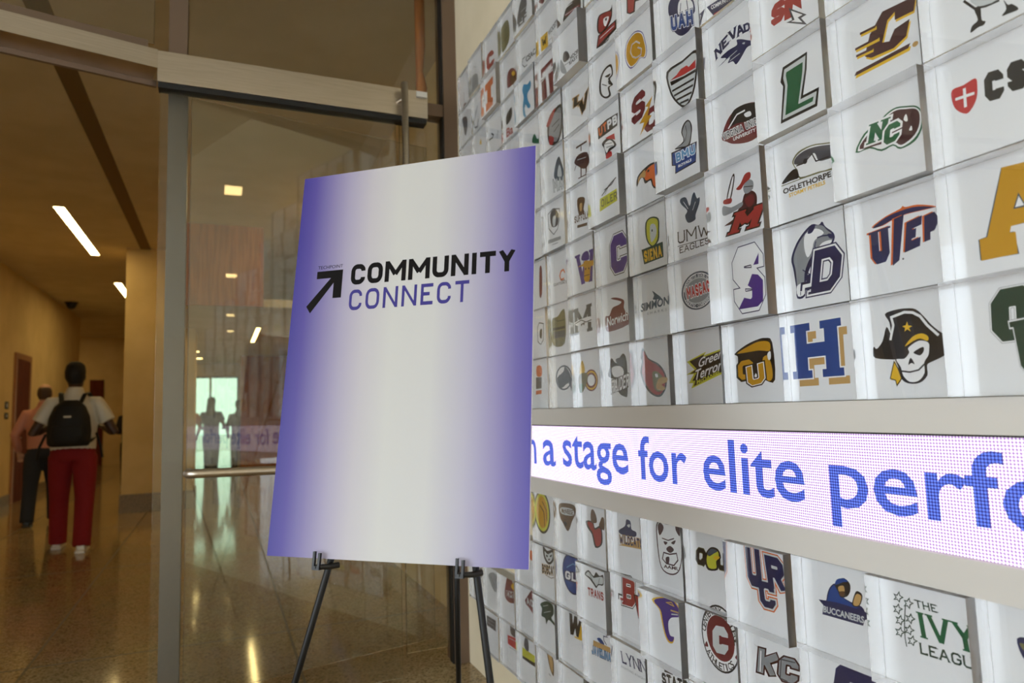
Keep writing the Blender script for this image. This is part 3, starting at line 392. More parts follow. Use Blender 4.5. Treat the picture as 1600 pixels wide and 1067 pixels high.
(11,6,.045,'acrylic block with small yellow mark above the poster top edge, seventh row above ticker',[('P','y',[(82,129),(99,150),(108,120)])]),
(5,7,.05,'acrylic block above the red hawk, only bottom strip showing, eighth row above ticker',[]),
(6,7,.055,'acrylic block with black and dark red slanted crest, eighth row above ticker',[('P','k',[(12,56),(32,86),(65,96),(145,75),(139,13),(80,24),(50,48)]),('P','m',[(37,76),(133,54),(135,41),(41,61)]),('L','w',2,[(31,71),(132,50)]),('L','w',3,[(39,96),(90,87)]),('P','m',[(64,48),(97,43),(94,31),(70,34)])]),
(7,7,.05,'acrylic block with yellow square W and slanted grey wording, eighth row above ticker',[('Q','y',[(11,100),(76,93),(76,30),(13,39)]),('K','k','W',(24,54),(65,49),(22,86),.24,.06,.16),('T','d','WOOSTER',(84,67),(180,77),(80,90),.03),('L','d',2,[(84,50),(176,41)])]),
(8,7,.05,'acrylic block with charcoal ring and four grey initials, eighth row above ticker',[('L','d',5,[(59,96),(31,98),(27,76),(50,54),(77,51)]),('T','d','CSAC',(67,65),(162,58),(63,92),.04),('L','a',2,[(26,35),(157,29)])]),
(9,7,.045,'acrylic block with brown and yellow bird profile, eighth row above ticker',[('P','m',[(52,53),(57,113),(95,124),(138,101),(158,68),(153,39),(100,43)]),('P','u',[(88,77),(140,77),(148,43),(103,45)]),('P','y',[(101,98),(127,98),(141,76),(118,78)])]),
(10,7,.065,'acrylic block with bold orange slab letter I, eighth row above ticker',[('Q','o',[(10,170),(115,172),(115,135),(88,134),(86,76),(110,74),(104,36),(15,35),(16,74),(37,73),(39,138),(10,137)])]),
(11,7,.045,'acrylic block with black hooked letter, below the grey sketch, eighth row above ticker',[('L','k',8,[(67,135),(38,106),(5,71),(17,39),(55,29),(73,63)])]),
(12,7,.045,'acrylic block with small dark speckled mark nearest the brown frame, eighth row above ticker',[('P','d',[(29,164),(103,145),(109,88),(75,51),(47,113)])]),
(7,8,.05,'acrylic block at top photo edge with a sliver of maroon mark, topmost row',[('P','m',[(8,55),(39,57),(63,48),(55,30),(37,31)])]),
(8,8,.06,'acrylic block with dark grey heraldic mark above two letters, topmost row',[('P','d',[(5,67),(20,118),(59,156),(105,129),(101,84),(61,71)]),('T','d','EF',(15,49),(104,35),(15,88),.04),('L','v',3,[(47,102),(102,95)])]),
(9,8,.05,'acrylic block with olive grey oval badge, topmost row',[('P','e',[(5,140),(22,161),(88,157),(104,86),(82,47),(16,38),(5,87)]),('L','k',3,[(7,131),(86,127)]),('L','k',3,[(11,84),(82,85)])]),
(10,8,.05,'acrylic block with red curved letter C, topmost row',[('K','s','C',(16,41),(116,32),(10,125),.3,0,.16)]),
(11,8,.055,'acrylic block with grey sketchy mark, highest near the wall corner, topmost row',[('P','a',[(5,61),(5,111),(95,88),(93,6),(5,25)]),('L','d',3,[(5,37),(84,66)]),('L','a',3,[(10,129),(42,153),(83,129)])]),
(12,8,.045,'acrylic block with dark red dot beside the brown frame, topmost row',[('L','d',4,[(67,95),(71,28)]),('P','m',[(56,30),(92,27),(102,5),(65,5)])]),
(-1,-1,.05,'acrylic block with navy pointed mark at right photo edge, first row below ticker',[('P','n',[(44,140),(64,142),(65,106),(50,113)]),('P','e',[(47,133),(55,134),(54,123)])]),
(0,-1,.07,'acrylic block with green serif wording beside outlined ivy leaves, first row below ticker',[('K','h','THE',(75,149),(117,149),(73,163),.17,.06,.16),('K','g','IVY',(80,97),(185,97),(75,142),.2,.06,.1),('K','h','LEAGUE',(77,67),(193,70),(76,87),.17,.06,.12),('L','h',2,[(54,148),(49,112),(48,86),(50,72)]),('L','h',2,[(32,163),(38,162),(43,169),(44,163),(50,161),(44,157),(42,151),(38,155),(31,153),(36,158)],True),('L','h',2,[(53,156),(58,156),(63,162),(64,156),(70,155),(64,151),(62,144),(58,148),(52,146),(56,151)],True),('L','h',2,[(29,140),(35,140),(40,146),(41,140),(47,139),(41,135),(39,128),(35,132),(29,130),(33,135)],True),('L','h',2,[(54,129),(60,128),(64,134),(66,129),(71,127),(65,123),(63,117),(59,121),(53,119),(58,124)],True),('L','h',2,[(33,121),(38,120),(43,126),(44,120),(50,119),(44,115),(42,109),(38,112),(32,110),(36,116)],True),('L','h',2,[(50,107),(56,107),(60,113),(62,107),(68,106),(61,102),(60,96),(55,99),(49,97),(54,103)],True),('L','h',2,[(30,98),(36,98),(41,104),(42,98),(48,97),(42,93),(40,87),(36,90),(30,88),(34,93)],True),('L','h',2,[(55,89),(60,89),(65,95),(66,89),(72,88),(66,84),(64,78),(60,81),(54,79),(58,84)],True)]),
(1,-1,.055,'acrylic block with bearded figure in blue over a navy banner, first row below ticker',[('P','n',[(64,114),(73,138),(90,151),(103,130),(127,122),(151,119),(150,107),(68,102)]),('P','b',[(67,115),(75,136),(90,148),(105,128),(127,119),(140,113),(68,106)]),('P','k',[(88,148),(97,160),(113,167),(126,159),(126,144),(117,131),(101,126),(95,137)]),('P','t',[(97,146),(110,151),(112,140),(107,136),(98,137)]),('P','u',[(98,136),(112,140),(110,131),(101,129)]),('P','b',[(88,149),(95,161),(112,166),(122,162),(109,158),(96,151)]),('P','k',[(128,117),(137,142),(145,148),(155,141),(145,118)]),('P','t',[(131,119),(140,141),(152,139),(144,120)]),('Q','n',[(42,108),(91,113),(155,112),(175,105),(156,94),(151,82),(50,79),(54,99)]),('T','v','BUCCANEERS',(53,84),(154,87),(54,98),.03)]),
(2,-1,.075,'thick acrylic block with navy monogram outlined in orange, first row below ticker',[('K','o','U',(40,96),(87,97),(36,185),.3,0,.16,7),('K','o','R',(107,105),(162,104),(98,178),.28,0,.16,7),('K','o','C',(78,56),(127,58),(73,114),.26,0,.16,7),('K','v','U',(40,96),(87,97),(36,185),.3,0,.16,4),('K','v','R',(107,105),(162,104),(98,178),.28,0,.16,4),('K','v','C',(78,56),(127,58),(73,114),.26,0,.16,4),('K','n','U',(40,96),(87,97),(36,185),.3,0,.16),('K','n','R',(107,105),(162,104),(98,178),.28,0,.16),('K','n','C',(78,56),(127,58),(73,114),.26,0,.16)]),
(3,-1,.045,'acrylic block with yellow bird head between charcoal letters, first row below ticker',[('K','e','Q',(23,104),(63,104),(29,148),.26,0,.16,2),('K','k','Q',(23,104),(63,104),(29,148),.26,0,.16),('K','e','U',(112,106),(145,107),(113,148),.26,0,.16,2),('K','k','U',(112,106),(145,107),(113,148),.26,0,.16),('P','k',[(67,138),(90,158),(118,157),(127,137),(113,124),(112,104),(74,96),(62,114)]),('P','f',[(74,137),(91,152),(115,152),(118,136),(107,124),(106,107),(78,102),(69,117)]),('P','q',[(74,140),(91,154),(115,152),(99,143),(81,133)]),('P','y',[(100,137),(123,139),(113,130),(101,129)])]),
(4,-1,.05,'acrylic block with maroon bulldog face above curved initials, first row below ticker',[('P','x',[(50,182),(69,194),(100,193),(142,194),(165,194),(169,168),(167,109),(147,65),(105,50),(64,63),(50,122)]),('P','w',[(55,179),(72,193),(101,190),(140,194),(161,194),(165,165),(163,109),(145,68),(105,54),(67,66),(55,122)]),('P','x',[(57,180),(71,192),(87,179),(65,154)]),('P','x',[(145,194),(163,193),(161,166),(144,180)]),('L','x',3,[(76,148),(105,146),(134,156)]),('P','x',[(83,140),(102,140),(91,131)]),('P','x',[(119,142),(141,152),(132,139)]),('P','x',[(94,120),(113,132),(131,124),(112,112)]),('L','x',4,[(73,89),(81,108),(110,108),(142,116),(147,98),(127,80),(91,79)],True),('P','x',[(90,95),(107,100),(103,80),(91,81)]),('T','x','AAMU',(77,64),(154,70),(78,74),.03)]),
(5,-1,.05,'acrylic block with navy wildcat over arched tan and navy wording, first row below ticker',[('P','n',[(41,136),(79,155),(88,176),(112,173),(116,150),(141,145),(133,129),(56,125)]),('P','v',[(91,159),(109,164),(103,153)]),('Q','t',[(37,89),(177,128),(170,97),(43,89)]),('K','t','WILDCATS',(43,96),(173,101),(43,123),.22,0,.16,2),('K','n','WILDCATS',(43,96),(173,101),(43,123),.22,0,.16)]),
(6,-1,.055,'acrylic block with red moose head and brown antlers, first row below ticker',[('P','k',[(33,139),(81,141),(92,122),(129,135),(141,111),(135,73),(89,56),(70,97),(38,118)]),('P','s',[(43,136),(77,136),(90,116),(123,127),(134,109),(126,74),(95,63),(78,101),(51,120)]),('P','u',[(68,141),(69,173),(84,184),(104,165),(105,141)]),('P','u',[(121,133),(130,150),(143,165),(156,159),(153,123)])]),
(7,-1,.045,'acrylic block with brown cattle-head crest and pale letters, first row below ticker',[('P','u',[(13,164),(44,178),(135,180),(147,154),(117,121),(82,79),(44,103),(19,125)]),('P','v',[(31,160),(120,164),(127,142),(36,137)]),('T','u','McNEESE',(35,140),(127,143),(34,158),.03),('P','k',[(49,112),(77,106),(62,94)])]),
(8,-1,.045,'acrylic block with round yellow and black medallion beside the poster, first row below ticker',[('E','k',(63,122,74,84)),('E','f',(63,122,64,75)),('E','z',(63,122,51,63)),('L','k',5,[(44,148),(80,124),(84,69)]),('L','k',4,[(67,165),(102,134),(105,93)])]),
(0,-2,.05,'acrylic block under the ivy block, only its blank top showing, second row below ticker',[]),
(1,-2,.05,'acrylic block with top of a large navy block letter, second row below ticker',[('Q','n',[(64,139),(73,175),(89,190),(167,190),(170,177),(165,130),(68,117)]),('Q','v',[(103,149),(107,159),(134,160),(132,132),(101,129)])]),
(2,-2,.045,'acrylic block with silver faceted initials and maroon swoosh, second row below ticker',[('Q','m',[(26,154),(62,145),(50,124),(49,147)]),('K','x','K',(35,91),(95,97),(46,149),.28,0,.16,4),('K','a','K',(35,91),(95,97),(46,149),.28,0,.16),('K','x','C',(102,96),(160,102),(112,151),.28,0,.16,4),('K','a','C',(102,96),(160,102),(112,151),.28,0,.16),('L','w',3,[(45,94),(52,144)]),('L','d',3,[(132,100),(109,100),(116,144),(159,150)])]),
(3,-2,.05,'acrylic block with round maroon seal around a white letter C, second row below ticker',[('E','k',(108,131,72,83)),('E','w',(108,131,68,78)),('E','m',(110,133,53,56)),('K','v','C',(78,90),(138,98),(81,159),.34,0,.16),('A','k','CENTENARY COLLEGE',(108,131,62,68),172,5,17),('A','k','ATHLETICS',(108,131,62,68),-138,-48,17,True),('P','m',[(46,96),(54,110),(60,98)]),('P','m',[(162,101),(170,110),(171,98)])]),
(4,-2,.07,'acrylic block with purple horned head edged in yellow, second row below ticker',[('P','y',[(25,165),(78,184),(124,190),(160,171),(158,150),(118,136),(100,114),(106,82),(127,83),(117,66),(97,65),(81,84),(69,122),(60,146)]),('P','p',[(36,164),(83,182),(124,187),(156,168),(155,148),(118,136),(102,116),(108,86),(127,86),(118,71),(100,70),(85,88),(75,123),(67,146)]),('L','y',3,[(97,173),(122,179),(133,171),(117,172)],True),('L','t',4,[(116,156),(152,158)]),('L','v',3,[(119,146),(150,152)])]),
(5,-2,.045,'acrylic block with red slab letter B and a red sword, second row below ticker',[('K','k','B',(43,105),(112,110),(46,196),.25,.08,.16,6),('K','w','B',(43,105),(112,110),(46,196),.25,.08,.16,3),('K','s','B',(43,105),(112,110),(46,196),.25,.08,.16),('Q','k',[(106,151),(154,154),(140,75),(127,84)]),('Q','s',[(114,148),(144,150),(135,81),(128,89)]),('Q','y',[(133,155),(159,157),(158,149),(133,147)])]),
(6,-2,.065,'acrylic block with grey bat above red lettering, second row below ticker',[('P','k',[(19,155),(47,174),(80,160),(98,177),(121,169),(144,177),(147,158),(141,142),(112,137),(97,124),(81,131),(53,145)]),('P','v',[(28,155),(48,168),(78,155),(100,160),(140,169),(140,147),(111,141),(98,131),(85,138),(57,151)]),('L','k',2,[(50,166),(72,145)]),('L','k',2,[(120,162),(112,142)]),('K','s','TRANS',(38,87),(142,92),(37,115),.24,0,.16)]),
(7,-2,.045,'acrylic block with blue disc and white initials, second row below ticker',[('E','n',(102,130,77,73)),('E','b',(102,130,71,67)),('Q','n',[(37,130),(173,148),(173,103),(42,98)]),('L','l',4,[(60,145),(112,168),(167,159)]),('K','w','GLI',(45,102),(152,108),(48,132),.24,0,.16)]),
(8,-2,.05,'acrylic block with black and white cat mask over brown wording, second row below ticker',[('P','k',[(68,190),(107,179),(168,194),(160,153),(116,128),(76,145)]),('P','v',[(82,174),(109,166),(152,181),(147,154),(117,137),(88,151)]),('P','k',[(93,162),(112,160),(99,153)]),('P','k',[(125,162),(147,172),(138,160)]),('P','k',[(111,148),(128,153),(119,143)]),('K','t','BOBCATS',(53,84),(188,96),(53,119),.24,0,.16,2),('K','k','BOBCATS',(53,84),(188,96),(53,119),.24,0,.16),('L','u',3,[(83,83),(132,80),(188,97)])]),
(9,-2,.045,'acrylic block with bright orange patch at lower right poster corner, second row below ticker',[('P','o',[(135,150),(189,149),(187,119),(133,114)])]),
(3,-3,.05,'acrylic block under the round maroon seal, cut by bottom photo edge, third row below ticker',[]),
(4,-3,.05,'acrylic block with black block letters at bottom photo edge, third row below ticker',[('Q','k',[(54,194),(102,194),(96,172),(56,168)]),('Q','k',[(135,194),(149,194),(146,170),(135,169)]),('K','w','STATE',(43,130),(161,146),(41,162),.26,.06,.16,2),('K','k','STATE',(43,130),(161,146),(41,162),.26,.06,.16)]),
(5,-3,.055,'acrylic block with navy serif word over faint grey wording, third row below ticker',[('K','n','LYNN',(33,123),(172,132),(25,158),.16,.06,.1),('T','a','FIGHTING KNIGHTS',(25,107),(170,110),(26,114),0)]),
(6,-3,.05,'acrylic block with blue line pig over tan and blue wording, third row below ticker',[('L','n',4,[(85,194),(116,185),(141,175),(117,172),(116,159),(134,148)]),('P','b',[(71,151),(95,159),(120,147),(100,141)]),('Q','t',[(46,139),(164,147),(164,130),(43,120)]),('K','n','JAVELINAS',(32,91),(173,103),(33,118),.22,0,.16,2),('K','l','JAVELINAS',(32,91),(173,103),(33,118),.22,0,.16)]),
(7,-3,.045,'acrylic block with black slanted W and yellow wedge, third row below ticker',[('Q','k',[(67,185),(90,185),(94,151),(106,184),(127,184),(129,153),(143,176),(157,176),(148,138),(132,114),(117,115),(110,141),(94,112),(70,109)]),('Q','y',[(155,167),(172,117),(151,109),(101,107),(103,111),(132,114)])]),
(8,-3,.055,'acrylic block with green spiny dragon head, third row below ticker',[('P','h',[(33,161),(93,185),(143,182),(151,152),(129,130),(169,115),(154,109),(106,118),(83,95),(73,116),(40,117),(48,145)]),('L','v',2,[(60,158),(105,173)]),('L','v',2,[(64,135),(126,155)])]),
(9,-3,.045,'acrylic block with maroon lightning-cut pair of letters, third row below ticker',[('Q','m',[(67,135),(102,164),(141,194),(161,147),(153,94),(108,114),(76,121)]),('K','v','AC',(86,124),(153,125),(78,152),.24,0,.16)]),
(10,-3,.05,'acrylic block with red and yellow plumed emblem, third row below ticker',[('P','m',[(89,194),(133,194),(158,167),(194,156),(189,109),(108,87),(55,100),(59,140)]),('P','y',[(128,163),(165,183),(180,160),(152,151)]),('Q','v',[(66,131),(189,148),(187,121),(64,103)]),('K','m','EMU',(67,104),(187,122),(69,129),.24,0,.16)]),
(11,-3,.045,'acrylic block with faint grey animal emblem right of the easel leg, third row below ticker',[('P','a',[(43,153),(105,176),(152,164),(141,94),(91,103),(61,128)]),('L','d',2,[(63,154),(131,112)])]),
(12,-3,.045,'acrylic block with black sliver of a mark between the easel legs, third row below ticker',[('P','k',[(125,158),(157,161),(146,117),(133,127)])]),
(7,-4,.05,'acrylic block, blank and white, at bottom photo edge, fourth row below ticker',[]),
(8,-4,.045,'acrylic block with upright tan feather, fourth row below ticker',[('P','u',[(62,194),(102,190),(124,165),(120,113),(96,122),(77,150)]),('P','t',[(69,194),(97,186),(115,162),(111,122),(97,129),(84,155)]),('L','d',3,[(77,108),(93,104)])]),
(9,-4,.05,'acrylic block with grey figure on an olive yellow wedge, fourth row below ticker',[('Q','k',[(31,104),(158,111),(157,94),(30,90)]),('Q','f',[(34,136),(157,137),(155,109),(31,101)]),('P','d',[(51,150),(63,181),(84,190),(97,173),(97,139),(69,135)])]),
(10,-4,.045,'acrylic block with black and red upright emblem, fourth row below ticker',[('P','d',[(97,194),(127,194),(158,194),(156,153),(104,154)]),('Q','r',[(63,138),(169,150),(166,101),(66,100)]),('L','v',3,[(81,129),(157,135)]),('L','d',2,[(78,91),(161,95)])]),
(11,-4,.05,'acrylic block with small dark oblong of wording near the easel leg, fourth row below ticker',[('Q','d',[(14,160),(134,165),(131,115),(14,114)]),('L','a',3,[(33,147),(118,150)]),('L','a',3,[(32,130),(116,133)])]),
(9,5,.045,'plain acrylic block just above the poster top, left of the green leaves',[]),
(10,5,.045,'plain acrylic block just above the poster top, below the black curl',[]),
(11,5,.045,'plain acrylic block above the poster top, below the small yellow mark',[]),
(12,5,.045,'plain acrylic block lowest beside the brown frame above the poster',[]),
(12,6,.045,'plain acrylic block beside the brown frame, below the dark speckled mark',[])]
# inner pane of the entrance, a few degrees off the door plane
struct(MB().prism([(-.14, 3.5178), (1.10, 3.7814), (1.0975, 3.7931), (-.1425, 3.5295)], .02, 2.80).build('window_5', M_glass2))

# ------------------------------------------------------------------ letters
FONT = {
 'A': ([[(0, 0), (.5, 1)], [(.5, 1), (1, 0)], [(.22, .34), (.78, .34)]], .95), 'B': ([[(0, 0), (0, 1), (.8, 1), (1, .87), (1, .64), (.84, .53), (0, .53)], [(.84, .53), (1, .42), (1, .13), (.8, 0), (0, 0)]], .8),
 'C': ([[(1, .7), (1, .82), (.78, 1), (.22, 1), (0, .82), (0, .18), (.22, 0), (.78, 0), (1, .18), (1, .3)]], .8), 'D': ([[(0, 0), (0, 1), (.7, 1), (1, .75), (1, .25), (.7, 0), (0, 0)]], .82),
 'E': ([[(1, 1), (0, 1), (0, 0), (1, 0)], [(0, .52), (.8, .52)]], .72), 'F': ([[(1, 1), (0, 1), (0, 0)], [(0, .5), (.8, .5)]], .7),
 'G': ([[(1, .72), (1, .82), (.78, 1), (.22, 1), (0, .82), (0, .18), (.22, 0), (.78, 0), (1, .18), (1, .46), (.55, .46)]], .85), 'H': ([[(0, 0), (0, 1)], [(1, 0), (1, 1)], [(0, .5), (1, .5)]], .85),
 'I': ([[(.5, 0), (.5, 1)]], .3), 'J': ([[(1, 1), (1, .18), (.78, 0), (.22, 0), (0, .18), (0, .3)]], .7), 'K': ([[(0, 0), (0, 1)], [(1, 1), (.12, .45)], [(.35, .6), (1, 0)]], .85),
 'L': ([[(0, 1), (0, 0), (1, 0), (1, .16)]], .7), 'M': ([[(0, 0), (0, 1)], [(0, 1), (.5, .3)], [(.5, .3), (1, 1)], [(1, 1), (1, 0)]], 1.15), 'N': ([[(0, 0), (0, 1)], [(0, 1), (1, 0)], [(1, 0), (1, 1)]], .9),
 'O': ([[(.5, 0), (.22, 0), (0, .2), (0, .8), (.22, 1), (.78, 1), (1, .8), (1, .2), (.78, 0), (.5, 0)]], .85), 'P': ([[(0, 0), (0, 1), (.8, 1), (1, .85), (1, .6), (.8, .45), (0, .45)]], .78),
 'Q': ([[(.5, 0), (.22, 0), (0, .2), (0, .8), (.22, 1), (.78, 1), (1, .8), (1, .2), (.78, 0), (.5, 0)], [(.6, .25), (1.05, -.1)]], .88), 'R': ([[(0, 0), (0, 1), (.8, 1), (1, .86), (1, .62), (.8, .48), (0, .48)], [(.5, .48), (1, 0)]], .85),
 'S': ([[(1, .72), (1, .84), (.8, 1), (.2, 1), (0, .84), (0, .66), (.2, .53), (.8, .47), (1, .34), (1, .16), (.8, 0), (.2, 0), (0, .16), (0, .28)]], .8), 'T': ([[(0, 1), (1, 1)], [(.5, 1), (.5, 0)]], .8),
 'U': ([[(0, 1), (0, .18), (.22, 0), (.78, 0), (1, .18), (1, 1)]], .85), 'V': ([[(0, 1), (.5, 0)], [(.5, 0), (1, 1)]], .9), 'W': ([[(0, 1), (.25, 0)], [(.25, 0), (.5, .75)], [(.5, .75), (.75, 0)], [(.75, 0), (1, 1)]], 1.25),
 'X': ([[(0, 0), (1, 1)], [(0, 1), (1, 0)]], .85), 'Y': ([[(0, 1), (.5, .48), (1, 1)], [(.5, .48), (.5, 0)]], .85), 'Z': ([[(0, 1), (1, 1), (0, 0), (1, 0)]], .8), ' ': ([], .4), '-': ([[(0, .5), (1, .5)]], .4)}
def stroke_quads(pts, w, closed=False):
    """mitred ribbon along a 2-D polyline, as convex quads"""
    P = [Vector((p[0], p[1])) for p in pts]; n = len(P); L = []
    for i in range(n):
        a = P[(i - 1) % n] if (closed or i > 0) else None; b = P[(i + 1) % n] if (closed or i < n - 1) else None
        d1 = (P[i] - a).normalized() if a is not None else (b - P[i]).normalized(); d2 = (b - P[i]).normalized() if b is not None else d1
        n1 = Vector((-d1.y, d1.x)); n2 = Vector((-d2.y, d2.x)); m = n1 + n2
        if m.length < .2: m = n1.copy()
        m.normalize(); k = max(.45, m.dot(n1)); L.append((P[i] + m * (w / 2 / k), P[i] - m * (w / 2 / k)))
    out = []
    for i in range(n if closed else n - 1):
        j = (i + 1) % n; out.append([L[i][0], L[j][0], L[j][1], L[i][1]])
    return out
def soften(pts):
    out = [pts[0]]
    for a, b, c in zip(pts, pts[1:], pts[2:]):
        A_, B_, C_ = Vector(a), Vector(b), Vector(c); u, v = (B_ - A_), (C_ - B_)
        if .3 < u.angle(v) < 1.05:
            r = min(u.length, v.length) * .42; out += [list(B_ - u.normalized() * r), list(B_ - u.normalized() * r * .3 + v.normalized() * r * .3 - (u.normalized() - v.normalized()) * r * .0), list(B_ + v.normalized() * r)]
        else: out.append(b)
    return out + [pts[-1]]
def letters(text, w, serif=0, gap=.22, gr=0., soft=False):
    """quads of stroke letters in a unit-height line; returns quads and total length (units of height); w = stroke / height"""
    x = 0; out = []
    for ch in text:
        st, adv = FONT.get(ch, FONT['-']); adv = max(adv, w * 1.05)
        for s in st:
            ww = max(adv - w, .001); pts = [(x + w / 2 + p[0] * ww, w / 2 + p[1] * (1 - w)) for p in s]
            ends = [pts[0], pts[-1]]; pts = [list(p) for p in pts]
            for e, q in ((0, 1), (-1, -2)):          # butt ends reach the cap / base line
                if abs(pts[e][0] - pts[q][0]) < abs(pts[e][1] - pts[q][1]) and s[e][1] in (0, 1):
                    pts[e][1] += (w / 2 + gr if s[e][1] == 1 else -w / 2 - gr)
                elif abs(pts[e][0] - pts[q][0]) > abs(pts[e][1] - pts[q][1]) and s[e][0] in (0, 1):
                    pts[e][0] += (w / 2 + gr if s[e][0] == 1 else -w / 2 - gr)
                elif gr:
                    dv = (Vector(pts[e]) - Vector(pts[q])).normalized() * gr; pts[e][0] += dv.x; pts[e][1] += dv.y
            if soft: pts = soften(pts)
            out += [[Vector((p.x, min(1 + gr, max(-gr, p.y)))) if ch not in 'Q' else p for p in q] for q in stroke_quads(pts, w + 2 * gr)]
            if serif:
                for e in (0, -1):
                    if s[e][1] in (0, 1) and not (ch in 'AVW' and sum(s[e] in (r[0], r[-1]) for r in st) > 1):
                        px, py = pts[e]; sh = serif + 2 * gr; dy = sh if s[e][1] == 0 else -sh
                        hw = w * .8 + gr; out.append([Vector((px - hw, py)), Vector((px + hw, py)), Vector((px + hw, py + dy)), Vector((px - hw, py + dy))])
        x += adv + (gap if gap else 0)
    return out, x - gap
_tx = {}
def font_mesh(text, bold):
    """2-D triangles of a line of text in Blender's own font, scaled to its bounding box"""
    if (text, bold) in _tx: return _tx[(text, bold)]
    cu = bpy.data.curves.new('t', 'FONT'); cu.body = text; cu.offset = bold; cu.resolution_u = 3
    o = bpy.data.objects.new('t', cu); COL.objects.link(o); bpy.context.view_layer.update()
    me = bpy.data.meshes.new_from_object(o.evaluated_get(bpy.context.evaluated_depsgraph_get()))
    vs = [v.co.copy() for v in me.vertices]; fs = [tuple(p.vertices) for p in me.polygons]
    bpy.data.objects.remove(o); bpy.data.curves.remove(cu); bpy.data.meshes.remove(me)
    x0 = min(v.x for v in vs); x1 = max(v.x for v in vs); y0 = min(v.y for v in vs); y1 = max(v.y for v in vs)
    _tx[(text, bold)] = ([((v.x - x0) / (x1 - x0), (v.y - y0) / (y1 - y0)) for v in vs], fs, (x1 - x0) / max(.01, y1 - y0)); return _tx[(text, bold)]
def tess(pts):
    from mathutils.geometry import tessellate_polygon
    return tessellate_polygon([[Vector((p[0], p[1], 0)) for p in pts]])
def rounded(pts, k=3):
    """closed Catmull-Rom through the points"""
    n = len(pts); out = []
    for i in range(n):
        p0, p1, p2, p3 = (Vector(pts[(i + j) % n]) for j in (-1, 0, 1, 2))
        for q in range(k):
            t = q / k; out.append(.5 * ((2 * p1) + (p2 - p0) * t + (2 * p0 - 5 * p1 + 4 * p2 - p3) * t * t + (3 * p1 - p0 - 3 * p2 + p3) * t ** 3))
    return out

